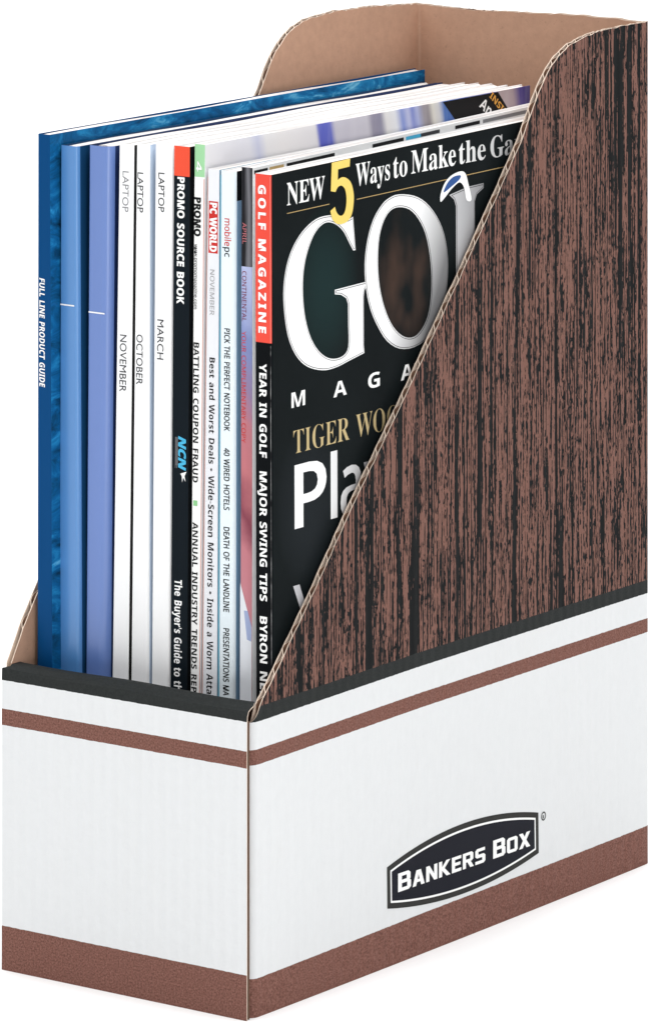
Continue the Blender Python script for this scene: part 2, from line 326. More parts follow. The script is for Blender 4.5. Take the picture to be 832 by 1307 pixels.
# ------------------------------------------------------------------ lettering
GLYPHS = """gA667;362,686 293,686 0,0 100,0 186,201 476,201 567,0 667,0;326,536 436,289 224,289|gB563;75,0 309,0 399,11 465,40 510,82 535,131 543,182 536,234 515,279 481,316 435,343 379,360 379,362 438,397 472,445 483,508 475,559 451,606 410,646 351,672 273,682 75,682;173,594 263,594 334,581 371,546 382,499 366,438 318,402 238,390 173,390;173,302 291,302 376,288 426,251 442,196 438,165 424,136 397,111 355,94 296,88 173,88|gC708;656,635 530,678 422,691 300,674 197,624 117,548 66,448 48,331 62,241 104,150 176,69 279,13 416,-9 513,-1 593,20 663,51 663,158 584,116 504,90 425,81 333,93 257,128 199,183 162,254 149,340 162,425 200,497 258,552 333,588 421,601 498,593 575,570 656,530|gE500;462,682 75,682 75,0 471,0 471,88 173,88 173,300 452,300 452,388 173,388 173,594 462,594|gH729;653,682 555,682 555,385 173,385 173,682 75,682 75,0 173,0 173,297 555,297 555,0 653,0|gI250;174,682 76,682 76,0 174,0|gL490;172,682 74,682 74,0 480,0 480,88 172,88|gM781;709,682 618,682 391,402 165,682 73,682 73,0 171,0 171,531 173,531 383,267 399,267 609,531 611,531 611,0 709,0|gN781;706,682 614,682 614,154 152,682 74,682 74,0 166,0 166,525 622,0 706,0|gO823;45,341 61,234 109,138 185,61 286,10 409,-9 536,10 639,61 715,138 762,234 778,341 761,450 714,546 637,623 536,673 411,691 288,673 187,622 110,546 62,450;146,341 159,426 196,497 252,553 325,588 411,601 497,588 571,553 627,497 664,426 677,341 664,257 627,185 571,130 497,94 411,81 325,94 252,130 196,185 159,257|gP510;70,682 70,0 168,0 168,295 270,295 355,305 419,331 465,373 491,425 500,486 492,548 467,602 424,644 363,672 283,682;168,594 283,594 353,578 389,539 399,490 384,432 343,396 279,383 168,383|gR604;77,682 77,0 175,0 175,296 216,296 265,287 321,243 397,140 487,0 604,0 511,135 462,213 414,276 359,324 421,363 460,419 473,491 463,556 434,609 387,649 325,673 249,682;175,598 238,598 315,586 358,550 372,495 369,462 356,431 331,407 292,390 238,384 175,384|gT604;587,682 17,682 17,594 253,594 253,0 351,0 351,594 587,594|gV604;604,682 507,682 303,203 98,682 0,682 295,-6 315,-6|n-216;27,154 27,206 189,206 189,154|n.180;89,-9 60,1 51,15 48,36 51,57 60,71 89,81 119,71 129,57 132,36 129,15 119,1|n0384;191,-7 142,1 102,22 72,59 43,137 33,240 37,313 49,373 69,422 99,458 140,480 191,487 241,480 281,458 312,422 341,344 351,240 347,169 335,108 314,59 284,23 243,1;191,44 237,56 268,92 286,154 291,240 286,326 268,388 237,424 191,437 145,424 115,388 98,326 92,240 98,154 115,93 145,56|n4384;244,0 244,109 14,109 14,159 240,482 301,482 301,162 371,162 371,109 301,109 301,0;72,162 244,162 244,313 245,372 247,419 244,419 231,392 216,367|nA429;0,0 187,482 242,482 428,0 366,0 308,148 118,148 61,0;138,202 290,202 236,347 230,367 221,396 214,419 203,378 193,347|nB436;65,0 65,480 202,480 281,473 338,453 373,417 384,361 378,322 361,290 332,268 293,255 293,251 348,234 369,218 386,197 397,170 400,136 389,79 356,36 303,9 234,0;126,275 214,275 266,280 299,295 316,320 322,354 315,388 294,411 258,424 205,428 126,428;126,51 222,51 276,57 311,76 330,105 336,141 329,175 310,202 274,219 218,225 126,225|nC424;261,-7 194,1 139,24 96,60 65,109 47,170 41,240 48,309 67,368 100,418 146,455 203,478 271,486 342,479 404,458 379,407 330,425 271,433 223,427 182,410 149,381 116,320 105,240 115,160 146,98 178,69 219,52 270,46 330,52 385,65 385,13 329,-2|nD490;65,0 65,480 213,480 281,473 338,453 385,419 420,374 442,315 449,244 442,170 420,109 383,61 333,27 272,7 199,0;126,52 191,52 261,59 315,82 354,120 378,174 385,242 380,301 364,348 338,383 281,417 204,428 126,428|nE373;65,0 65,480 333,480 333,426 126,426 126,277 321,277 321,224 126,224 126,53 333,53 333,0|nF348;65,0 65,480 333,480 333,426 126,426 126,257 320,257 320,203 126,203 126,0|nH498;65,0 65,480 126,480 126,277 371,277 371,480 432,480 432,0 371,0 371,224 126,224 126,0|nI228;27,0 27,35 83,48 83,431 27,445 27,480 200,480 200,445 144,431 144,48 200,35 200,0|nK416;65,0 65,480 126,480 126,243 167,289 208,334 338,480 408,480 218,271 416,0 345,0 175,229 126,186 126,0|nL352;65,0 65,480 126,480 126,54 335,54 335,0|nM609;65,0 65,480 154,480 302,87 305,87 455,480 544,480 544,0 484,0 484,295 486,364 489,420 486,420 326,0 277,0 119,420 116,420 120,364 121,291 121,0|nN510;65,0 65,480 135,480 391,83 394,83 392,115 390,162 389,209 389,480 445,480 445,0 375,0 118,398 116,398 119,340 121,268 121,0|nO524;263,-7 194,1 139,24 96,61 65,111 47,171 41,241 47,310 65,370 96,419 139,456 195,479 263,487 329,479 384,456 427,420 458,370 477,310 484,240 477,171 458,110 427,61 384,24 329,1;263,46 312,51 352,69 382,98 410,159 420,240 410,321 382,382 352,411 313,428 263,434 214,428 174,411 143,382 114,321 105,240 114,159 143,98 173,69 213,51|nP406;65,0 65,480 192,480 273,470 329,443 361,398 372,338 368,300 354,264 330,233 294,208 245,192 181,187 126,187 126,0;126,238 174,238 234,244 276,261 301,290 310,336 302,376 280,405 242,422 187,428 126,428|nR418;65,0 65,480 197,480 275,471 329,446 361,403 372,343 369,308 358,279 342,256 322,239 276,215 408,0 337,0 221,198 126,198 126,0;126,249 197,249 248,255 283,272 303,301 310,340 303,381 281,407 245,422 194,427 126,427|nS369;166,-7 91,-1 34,16 34,74 94,54 169,46 216,51 249,66 270,91 277,123 267,163 232,192 164,222 110,246 72,276 48,314 40,364 45,400 60,429 83,454 114,471 151,483 193,486 266,479 326,459 307,408 253,426 192,433 153,428 124,414 107,392 101,363 111,323 144,294 206,267 278,233 303,214 322,191 333,163 337,128 326,72 291,29 236,2|nT373;156,0 156,426 7,426 7,480 366,480 366,426 217,426 217,0|nU491;243,-7 188,-1 143,15 107,42 72,98 60,171 60,480 121,480 121,169 129,117 152,78 191,54 246,46 303,54 341,80 363,120 370,169 370,480 430,480 430,169 425,122 410,80 384,44 348,16 301,-1|nV403;171,0 0,480 63,480 171,172 189,117 201,67 214,117 232,173 339,480 403,480 232,0|nW624;135,0 8,480 71,480 146,187 160,127 169,73 179,130 194,190 279,480 341,480 429,188 445,127 455,73 465,127 479,187 553,480 616,480 488,0 427,0 334,314 323,353 314,388 310,409 303,372 287,312 196,0|nY380;160,0 160,183 0,480 66,480 190,244 315,480 380,480 220,186 220,0|na377;144,-7 100,0 63,19 39,52 31,100 41,148 73,183 127,206 203,215 265,217 265,238 260,277 245,301 222,314 190,318 136,310 89,291 71,335 126,357 193,366 251,359 291,337 314,300 322,245 322,0 279,0 268,51 265,51 241,25 216,7 185,-3;158,41 200,47 234,66 256,98 264,144 264,176 211,174 154,167 118,152 98,130 92,99 97,73 110,55 132,44|nb413;228,-7 189,-3 158,9 134,26 116,46 111,46 99,0 57,0 57,510 116,510 116,386 115,344 113,312 116,312 134,333 158,351 189,362 228,366 288,354 335,319 366,261 376,180 366,99 335,40 288,5;219,42 261,51 291,78 309,121 315,181 304,256 272,302 218,317 169,309 138,284 122,242 116,182 116,179 122,121 138,78 169,51|nc322;201,-7 156,-2 117,13 83,38 58,73 42,120 37,178 42,238 59,286 85,322 119,347 160,362 206,367 259,361 300,347 282,298 244,310 204,315 145,300 110,254 98,179 105,121 124,79 156,53 201,44 253,50 294,65 294,13 254,-2|nd413;185,-7 124,5 77,40 47,98 37,179 47,261 78,319 125,355 185,367 223,363 254,351 297,314 301,314 299,339 297,367 297,510 356,510 356,0 308,0 300,48 297,48 278,27 254,9 223,-3;194,42 243,50 274,74 292,113 298,168 298,179 292,238 275,282 244,309 193,318 152,308 122,280 104,235 98,178 104,121 122,78 152,51|ne379;210,-7 162,-2 120,14 85,40 59,76 42,122 37,177 42,232 57,279 81,316 112,344 151,361 196,367 239,362 276,347 305,322 327,290 340,250 345,204 345,169 98,169 107,115 129,76 165,52 213,44 274,50 328,69 328,17 274,-1;99,216 283,216 277,257 262,290 234,311 195,318 158,312 129,291 109,259|ng413;195,-161 123,-155 65,-138 65,-84 125,-105 198,-112 240,-105 271,-85 291,-53 298,-11 298,3 298,27 300,48 297,48 268,17 231,-1 185,-7 123,6 76,42 47,101 37,179 47,256 76,316 123,354 185,367 219,363 249,353 275,336 298,312 301,312 309,360 356,360 356,-6 346,-74 317,-122 267,-151;194,42 241,49 273,71 292,109 298,165 298,179 292,243 273,285 240,309 193,317 153,308 123,281 104,237 98,179 104,120 123,77 153,50|ni173;87,420 62,429 55,441 52,457 55,474 62,486 87,495 111,486 119,474 122,457 119,441 111,429;57,0 57,360 116,360 116,0|nk358;57,0 57,510 116,510 116,244 115,216 113,185 116,185 128,201 144,221 158,238 273,360 343,360 197,206 353,0 281,0 156,168 116,132 116,0|nl173;57,0 57,510 116,510 116,0|nm628;57,0 57,360 105,360 113,311 117,311 137,336 162,353 192,363 223,367 273,360 310,340 333,306 336,306 358,333 386,352 418,363 452,367 505,359 543,335 566,295 574,234 574,0 515,0 515,232 507,279 483,308 442,317 397,309 367,287 350,250 345,199 345,0 286,0 286,232 278,279 253,308 212,317 166,309 137,283 121,242 116,187 116,0|nn415;57,0 57,360 105,360 113,311 117,311 138,336 165,353 197,363 230,367 287,359 328,335 352,295 361,234 361,0 302,0 302,230 293,278 266,307 222,317 171,309 139,283 122,242 116,187 116,0|no406;202,-7 157,-1 117,15 84,42 58,79 42,125 37,181 48,260 82,318 135,355 204,367 250,361 290,345 324,318 349,282 365,236 370,181 359,101 325,42 271,6;203,42 251,52 283,80 303,123 309,181 303,238 283,281 251,308 203,317 155,308 123,281 104,238 98,181 104,123 123,80 156,52|np413;57,-161 57,360 105,360 113,311 116,311 135,333 158,351 189,363 228,367 288,355 335,320 366,262 376,181 366,100 335,41 288,5 228,-7 190,-3 159,9 116,46 112,46 115,17 116,-13 116,-161;219,42 249,47 273,60 291,82 305,110 315,181 309,237 291,280 261,308 218,317 171,309 140,286 123,247 116,192 116,181 122,122 138,78 169,51|nr277;57,0 57,360 105,360 112,294 115,294 135,322 160,345 190,361 225,367 247,366 267,363 260,308 241,312 221,313 194,309 169,298 147,280 131,256 120,226 116,192 116,0|ns322;148,-7 83,-1 35,16 35,70 87,50 149,41 188,45 214,55 229,72 234,94 227,118 200,140 146,164 86,191 48,223 38,244 34,271 44,312 72,342 115,360 169,367 231,360 284,343 264,296 216,312 165,318 133,315 110,307 95,293 91,275 99,249 129,229 183,206 242,180 279,147 288,126 291,99 282,53 253,20 207,0|nt242;167,-7 115,3 94,16 77,37 65,66 62,105 62,314 11,314 11,343 62,366 86,443 121,443 121,360 225,360 225,314 121,314 121,106 125,77 137,57 155,46 177,42 205,44 228,49 228,4 201,-4|nw528;106,1 7,361 69,361 118,169 132,110 142,61 144,61 151,89 159,125 169,158 232,361 297,361 359,158 373,108 383,62 385,62 395,108 410,169 460,361 520,361 420,1 351,1 289,203 274,258 265,299 262,299 253,258 238,203 173,1|nz316;26,0 26,39 220,314 38,314 38,360 285,360 285,316 94,46 289,46 289,0|b'152;57,306 44,480 107,480 94,306|b-217;27,154 27,206 189,206 189,154|b4385;216,0 216,99 11,99 11,170 222,480 315,480 315,178 373,178 373,99 315,99 315,0;101,178 216,178 216,259 217,297 219,338 220,363 218,363 205,337 189,311|bA464;0,0 169,482 293,482 463,0 354,0 319,114 144,114 109,0;170,199 295,199 259,311 251,340 240,375 232,407 223,374 212,336 204,311|bB452;60,0 60,480 210,480 294,473 355,453 382,430 398,399 404,358 399,320 384,289 361,266 330,255 330,251 373,234 391,220 404,199 413,173 416,139 404,81 369,37 313,9 240,0;162,289 221,289 258,293 282,304 295,321 300,345 294,368 279,384 253,393 216,396 162,396;162,84 228,84 267,88 292,102 306,122 310,149 306,173 292,192 266,205 225,209 162,209|bC428;255,-7 187,1 133,24 91,61 62,110 45,170 39,239 46,307 65,367 97,417 141,455 197,478 264,486 335,477 404,453 371,370 317,392 264,402 212,391 175,358 151,306 144,238 151,171 172,120 209,88 264,78 323,85 386,103 386,18 324,-1|bD497;60,0 60,480 211,480 281,473 342,453 391,419 427,374 450,315 458,244 450,170 427,109 389,61 337,27 273,7 196,0;162,84 206,84 258,90 300,109 329,141 347,185 353,242 344,311 318,359 275,387 216,396 162,396|bE377;60,0 60,480 336,480 336,396 162,396 162,291 324,291 324,208 162,208 162,84 336,84 336,0|bF369;60,0 60,480 335,480 335,396 161,396 161,273 323,273 323,189 161,189 161,0|bG487;262,-7 196,0 141,21 97,56 65,105 45,166 39,240 46,311 68,371 104,420 153,456 215,479 289,486 365,478 432,457 398,375 348,394 289,402 247,397 212,381 183,357 162,325 148,285 144,238 147,194 156,155 173,123 197,98 229,83 269,78 305,80 333,85 333,185 242,185 242,269 433,269 433,21 354,1|bI262;21,0 21,58 80,85 80,395 21,422 21,480 240,480 240,422 181,395 181,85 240,58 240,0|bJ223;10,-141 -24,-139 -50,-134 -50,-49 -27,-54 -2,-56 30,-49 43,-39 52,-24 60,30 60,480 162,480 162,31 157,-25 143,-69 120,-102 89,-124 52,-137|bK446;60,0 60,480 162,480 162,260 181,288 202,316 332,480 445,480 277,267 446,0 330,0 205,202 162,171 162,0|bL380;60,0 60,480 162,480 162,84 357,84 357,0|bM634;60,0 60,480 199,480 312,113 314,113 435,480 573,480 573,0 478,0 478,227 479,279 481,335 483,375 480,375 357,0 263,0 148,376 145,376 148,336 150,278 151,223 151,0|bN546;60,0 60,480 189,480 397,120 399,120 396,187 394,253 394,480 486,480 486,0 357,0 148,363 145,363 149,294 151,226 151,0|bO535;267,-7 196,1 139,24 95,61 63,111 45,171 39,241 45,311 63,371 95,420 139,456 196,479 268,487 339,479 396,456 440,420 471,370 490,310 496,240 490,171 471,110 440,61 396,24 339,1;267,79 323,89 361,122 382,173 389,240 382,308 361,359 323,392 268,402 212,392 175,359 153,308 146,240 153,173 175,122 212,89|bP422;60,0 60,480 214,480 294,470 349,440 381,392 392,330 387,289 374,252 351,219 316,193 268,176 206,171 162,171 162,0;162,254 195,254 234,258 264,271 282,293 289,326 280,365 253,388 208,396 162,396|bR444;60,0 60,480 200,480 285,471 345,444 380,399 392,336 388,305 379,278 346,237 302,209 443,0 330,0 216,184 162,184 162,0;162,267 195,267 238,271 267,283 283,304 289,333 283,362 266,382 236,393 193,396 162,396|bS371;167,-7 95,1 31,22 31,117 102,90 138,80 175,77 207,81 228,92 240,108 244,128 237,153 217,172 150,207 114,225 77,253 48,293 39,319 36,350 47,407 80,450 131,477 199,486 270,478 341,453 308,373 249,394 195,402 170,398 151,388 140,373 136,353 141,330 158,313 226,277 289,241 312,220 329,196 340,168 343,133 332,76 297,31 242,3|bT389;144,0 144,395 13,395 13,480 375,480 375,395 245,395 245,0|bU508;252,-7 193,-1 145,15 107,42 70,98 57,171 57,480 158,480 158,186 165,136 183,103 213,85 255,79 297,85 327,105 344,138 349,187 349,480 451,480 451,169 445,122 429,80 401,44 363,16 313,-1|bW650;122,0 0,480 100,480 161,218 170,179 179,132 185,92 191,132 199,177 207,211 277,480 373,480 443,211 450,177 459,132 465,92 471,132 480,179 488,218 549,480 649,480 527,0 412,0 347,252 342,274 335,306 328,339 324,364 321,339 314,307 308,274 302,251 238,0|bX448;0,0 159,247 10,480 122,480 226,307 327,480 437,480 286,242 448,0 332,0 220,181 109,0|bY420;159,0 159,183 0,480 110,480 210,282 310,480 419,480 260,187 260,0|bZ389;16,0 16,66 246,396 22,396 22,480 367,480 367,414 137,84 373,84 373,0|ba406;142,-7 97,0 60,22 36,58 28,109 38,160 69,196 120,217 192,226 256,228 256,244 252,269 241,287 223,297 199,300 146,292 95,273 62,341 128,365 203,374 268,366 316,342 345,302 355,244 355,0 285,0 266,50 263,50 239,24 214,7 183,-3;179,66 209,71 234,86 250,109 256,140 256,170 217,169 176,164 150,151 136,132 131,109 134,89 144,76|bc346;201,-7 129,5 75,39 41,97 30,181 36,242 53,291 80,328 117,353 160,368 210,373 276,366 324,349 295,271 251,287 210,293 167,281 141,244 132,182 137,134 153,101 177,81 210,75 266,83 313,106 313,21 265,0|bd426;169,-7 113,5 69,41 40,101 30,183 40,265 69,325 114,361 171,373 207,370 236,358 259,341 277,320 280,320 275,351 273,393 273,510 373,510 373,0 296,0 277,48 273,48 255,27 233,9 204,-3;203,73 239,79 262,98 275,128 279,171 279,182 275,229 263,264 240,285 202,292 173,285 150,264 136,229 132,181 136,134 150,100 173,80|be397;218,-7 166,-2 121,14 83,40 54,76 36,123 30,181 36,240 52,288 78,325 113,352 155,368 203,373 271,363 324,330 357,278 368,207 368,158 132,158 139,121 157,92 185,74 223,68 287,75 347,97 347,19 290,0;134,225 274,225 269,256 257,280 235,297 204,302 178,298 156,283 141,259|bh442;52,0 52,510 152,510 152,406 151,355 148,320 153,320 173,344 198,361 227,370 259,373 313,365 355,342 382,300 391,239 391,0 291,0 291,214 284,258 265,285 232,293 194,286 170,262 157,224 152,173 152,0|bi205;103,412 82,415 64,423 52,438 48,461 52,485 64,500 103,510 141,500 153,485 157,461 153,438 141,423;52,0 52,367 152,367 152,0|bk417;52,0 52,510 152,510 152,282 151,241 147,199 148,199 169,228 192,255 295,367 408,367 262,208 416,0 301,0 195,148 152,114 152,0|bl205;52,0 52,510 152,510 152,0|bm660;52,0 52,367 129,367 142,320 148,320 168,344 194,361 224,370 255,373 292,370 323,360 348,344 366,320 375,320 395,344 421,361 452,370 483,373 538,365 577,342 601,300 609,239 609,0 509,0 509,214 503,258 485,285 454,293 420,286 398,265 385,231 381,184 381,0 281,0 281,214 275,258 256,285 226,293 190,286 168,262 156,224 152,173 152,0|bn442;52,0 52,367 129,367 142,320 148,320 168,344 196,361 227,370 261,373 314,365 355,342 382,300 391,239 391,0 291,0 291,214 287,249 277,274 258,289 232,293 193,286 169,262 157,224 152,173 152,0|bo416;207,-7 159,-1 116,15 80,43 53,80 36,128 30,184 42,265 78,324 134,361 209,373 258,368 300,351 336,324 363,287 380,240 385,184 373,103 337,43 281,6;208,74 242,81 266,102 279,136 283,184 279,232 266,266 242,286 208,293 173,286 150,266 137,232 132,184 137,136 150,102 174,81|br305;52,0 52,367 128,367 143,305 148,305 167,331 192,353 222,368 257,373 275,373 291,371 283,277 270,279 254,280 205,271 184,259 167,242 156,218 152,187 152,0|bs334;152,-7 86,-2 31,15 31,97 95,75 155,66 180,69 197,75 206,85 210,98 204,115 183,132 130,156 74,185 55,201 41,220 33,243 30,271 40,316 70,348 116,367 175,373 240,367 304,345 274,273 223,292 174,300 141,293 130,275 135,260 157,244 206,223 261,196 281,181 296,162 305,139 308,109 298,60 269,23 220,1|bt292;178,-7 119,4 96,19 78,41 67,73 63,115 63,291 15,291 15,334 71,367 99,445 163,445 163,367 266,367 266,291 163,291 163,115 166,97 175,84 189,76 207,73 239,77 270,85 270,10 230,-2|bu442;181,-7 127,1 86,25 59,67 50,128 50,367 150,367 150,152 154,118 165,93 183,78 210,73 248,81 272,104 285,142 289,194 289,367 389,367 389,0 312,0 299,47 293,47 273,23 245,6 214,-4|by383;74,-161 45,-160 23,-156 23,-77 41,-79 62,-81 91,-76 112,-61 129,-40 140,-15 146,3 0,367 109,367 179,161 187,130 191,97 193,97 198,130 207,161 275,367 382,367 227,-47 201,-97 166,-133 123,-154|s5376;165,-7 119,-4 84,5 58,18 40,35 30,54 27,75 31,95 42,109 59,118 81,121 88,83 111,52 130,43 154,40 195,50 212,63 226,83 234,111 237,148 231,192 213,223 184,241 146,247 103,243 71,235 40,247 62,480 316,480 319,357 281,357 275,380 267,399 244,406 105,406 94,281 126,288 168,291 238,282 293,256 328,211 340,148 336,108 324,75 306,48 282,27 226,1|sD496;20,0 20,17 47,21 63,30 71,46 74,75 74,374 71,407 61,426 43,435 15,439 15,455 222,455 296,449 357,429 405,396 440,351 461,295 468,228 459,146 430,82 382,36 315,9 228,0;222,24 262,30 295,47 319,75 343,139 351,229 345,303 330,360 305,401 269,425 223,433 202,431 190,423 182,385 182,72 190,34 202,27|sE442;14,0 14,17 44,20 62,30 72,48 75,78 75,369 72,405 62,425 44,435 16,439 16,455 399,455 399,320 383,320 369,373 340,406 295,424 232,430 200,428 186,417 183,388 183,246 193,246 232,252 259,269 277,300 288,345 304,345 304,118 287,118 273,181 259,201 241,213 185,222 183,222 183,67 185,47 192,35 230,28 276,30 313,39 345,53 371,75 393,105 411,143 430,143 402,0|sF405;15,0 15,17 45,23 62,34 72,53 75,84 75,375 71,405 61,423 43,433 14,439 14,455 394,455 394,320 377,320 369,357 355,385 336,406 310,420 275,428 230,431 200,429 186,421 182,398 182,247 190,247 229,253 256,270 274,301 284,347 302,347 302,118 285,118 274,168 257,200 229,218 189,224 182,224 182,81 188,43 196,31 210,24 257,17 257,0|sG508;268,-10 200,-3 141,19 93,55 57,103 35,161 28,229 35,295 57,352 93,399 139,435 195,458 257,465 311,459 369,441 388,436 406,443 419,465 437,465 437,308 420,308 403,346 382,379 357,406 329,426 299,439 267,443 224,435 189,409 165,366 151,305 146,228 154,135 180,67 206,37 238,19 275,13 308,16 328,27 339,45 343,71 343,128 339,154 329,170 309,179 275,182 275,198 500,198 500,182 473,179 457,171 449,155 446,128 446,29 357,0|sI261;13,0 13,17 42,23 61,32 72,49 75,75 75,387 72,412 63,427 45,435 13,439 13,455 244,455 244,439 214,435 196,427 186,412 183,387 183,77 187,44 206,26 246,17 246,0|sL427;15,0 15,17 45,22 62,32 72,50 75,81 75,379 71,407 62,425 44,434 16,439 16,455 250,455 250,439 208,434 196,427 188,416 182,379 182,83 185,47 200,31 234,28 278,31 315,40 345,56 370,80 391,112 409,154 427,154 402,0|sM634;14,0 14,17 43,22 61,32 72,50 75,79 75,382 71,416 53,432 15,439 15,455 185,455 317,142 449,455 617,455 617,439 590,433 573,423 563,405 560,378 560,85 565,43 582,23 617,17 617,0 396,0 396,17 433,25 450,44 455,83 455,399 288,0 270,0 105,389 105,80 109,48 120,30 139,20 169,17 169,0|sN494;403,-11 107,350 107,79 110,49 119,31 136,21 167,17 167,0 18,0 18,17 54,23 71,41 76,79 76,388 36,433 18,439 18,455 156,455 391,169 391,377 386,414 369,431 331,439 331,455 480,455 480,439 450,434 433,425 425,407 422,377 422,-11|sO526;261,-11 213,-6 169,7 129,29 94,58 66,93 45,134 32,179 28,228 32,276 45,321 66,362 95,397 130,426 170,448 216,462 265,466 313,462 357,448 397,427 431,399 459,364 481,323 494,277 498,228 494,179 481,134 459,93 430,58 395,29 355,7 310,-6;265,12 306,21 338,47 361,90 375,150 379,228 371,321 348,389 310,430 260,443 219,435 186,409 163,366 150,305 145,228 153,135 177,67 215,26|sR473;15,0 15,17 45,22 62,32 72,50 75,81 75,379 71,406 62,424 44,434 16,439 16,455 217,455 305,448 367,426 405,388 417,334 406,285 372,248 315,224 432,50 452,26 478,17 480,17 480,0 338,0 201,212 182,212 182,81 185,50 194,32 212,22 242,17 242,0;182,234 203,234 249,240 280,258 298,290 304,336 295,389 268,421 224,431 202,429 190,422 182,385|sS391;43,-11 43,158 62,158 83,94 111,50 149,24 197,15 231,20 257,36 273,60 279,89 265,129 225,160 163,191 112,221 77,253 56,289 50,332 54,370 67,403 88,429 115,449 148,462 185,466 229,461 282,448 291,446 300,445 313,450 320,466 339,466 339,319 322,319 310,354 293,385 272,410 248,429 222,441 194,445 163,440 140,426 125,406 120,380 124,356 137,336 189,303 253,273 317,233 337,211 350,188 359,133 354,93 339,58 314,29 281,8 240,-6 192,-10 158,-8 126,1 98,9 85,12 69,7 61,-11|sT424;92,0 92,17 123,21 142,31 152,50 156,81 156,433 149,433 102,426 65,403 41,367 29,318 11,318 11,455 410,455 410,317 394,317 375,382 333,420 269,433 263,433 263,81 267,49 276,30 296,21 328,17 328,0|sW612;171,-11 32,393 15,427 3,435 -15,439 -15,455 181,455 181,439 150,432 143,423 140,410 148,373 223,153 301,353 286,399 278,418 267,429 229,439 229,455 439,455 439,439 404,432 393,412 399,386 474,166 541,369 549,406 546,421 538,430 503,439 503,455 624,455 624,439 607,433 594,421 575,379 446,-11 428,-11 316,309 190,-11|sa344;255,-10 226,-5 208,10 200,35 151,2 95,-9 64,-4 40,11 25,34 20,63 31,104 63,136 119,164 199,190 199,241 196,266 187,282 171,292 148,296 115,290 104,274 113,257 123,231 120,215 110,202 95,194 77,191 59,194 45,203 36,218 33,236 37,259 49,278 69,295 95,308 126,316 162,318 223,312 263,292 285,259 293,210 293,62 295,40 304,34 320,42 329,28 294,-1;151,34 174,41 199,63 199,169 154,151 127,123 118,84 126,46|se301;154,-10 117,-5 85,10 58,35 37,69 24,109 19,157 24,201 38,240 59,273 87,298 120,313 157,318 209,309 249,280 274,234 283,173 283,166 117,166 127,97 154,56 199,42 237,53 270,86 285,73 248,27 205,-1;116,192 201,192 201,215 193,277 181,292 161,297 136,286 121,255 116,203|sh381;18,0 18,16 45,26 52,56 52,399 46,429 36,437 19,440 19,455 148,455 148,267 190,305 243,318 292,306 321,271 330,212 330,56 337,26 347,19 363,16 363,0 202,0 202,16 207,16 228,26 235,56 235,217 229,258 219,268 203,271 173,262 148,235 148,56 154,26 164,19 180,16 180,0|sk359;17,0 17,16 45,26 52,56 52,398 47,429 38,436 20,439 21,455 148,455 148,169 227,248 240,264 244,278 235,290 209,293 206,293 206,310 345,310 345,293 308,284 275,260 222,209 346,34 360,21 376,16 376,0 211,0 211,16 217,16 234,20 239,32 232,49 163,147 148,134 148,56 154,26 180,16 180,0|sm554;18,0 18,16 45,26 52,56 52,253 46,284 36,291 19,294 19,310 146,310 146,265 188,305 237,318 277,312 305,293 320,261 364,304 418,318 465,306 494,271 504,212 504,56 510,26 520,19 536,16 536,0 377,0 377,16 393,19 403,26 410,56 410,217 404,258 394,268 377,271 349,263 324,237 324,56 331,26 340,19 356,16 356,0 199,0 199,16 215,19 225,26 232,56 232,217 226,258 216,268 199,271 170,262 146,235 146,56 152,27 162,19 177,16 177,0|so337;169,-10 127,-5 90,11 60,37 38,70 24,110 19,154 24,199 38,239 60,272 90,297 127,313 168,318 209,313 245,298 275,273 298,240 312,200 317,154 312,108 298,69 275,36 245,11 210,-5;169,11 193,18 209,39 217,81 220,154 217,227 208,271 192,292 169,299 144,292 128,271 120,227 117,154 120,82 128,39 144,18|ss289;151,-10 122,-6 87,6 73,9 60,4 51,-9 36,-9 36,105 53,105 66,68 87,39 112,21 140,15 162,18 179,27 189,40 192,58 183,84 156,105 107,130 76,148 54,169 41,193 37,220 44,259 65,291 98,312 141,319 166,316 199,308 206,306 213,305 223,308 230,319 244,319 244,222 228,222 215,254 196,277 174,291 149,296 130,294 116,286 108,274 105,259 115,232 146,212 191,189 221,172 241,151 253,127 257,95 250,51 228,18 194,-3|st229;124,-9 89,-4 66,10 53,36 48,71 48,279 20,279 20,300 88,369 129,424 144,424 144,310 208,310 208,279 144,279 144,82 149,51 157,43 168,40 189,49 206,75 222,66 198,24 165,-1|sy301;52,-140 29,-137 10,-125 -3,-107 -7,-84 -4,-67 5,-53 18,-43 36,-40 64,-49 72,-61 75,-76 74,-81 74,-87 77,-96 86,-99 99,-92 114,-74 129,-44 140,-5 36,251 25,275 15,287 -3,293 -5,293 -5,310 162,310 162,293 136,289 128,275 130,267 133,257 185,119 230,241 236,260 238,274 229,289 203,293 203,310 300,310 300,293 287,290 277,281 259,242 162,-24 129,-96 113,-117 95,-131"""
FONT = {}
for part in GLYPHS.split('|'):
    segs = part.split(';')
    FONT[(segs[0][0], segs[0][1])] = (int(segs[0][2:]),
        [[tuple(int(v) for v in p.split(',')) for p in s.split(' ')] for s in segs[1:] if s])
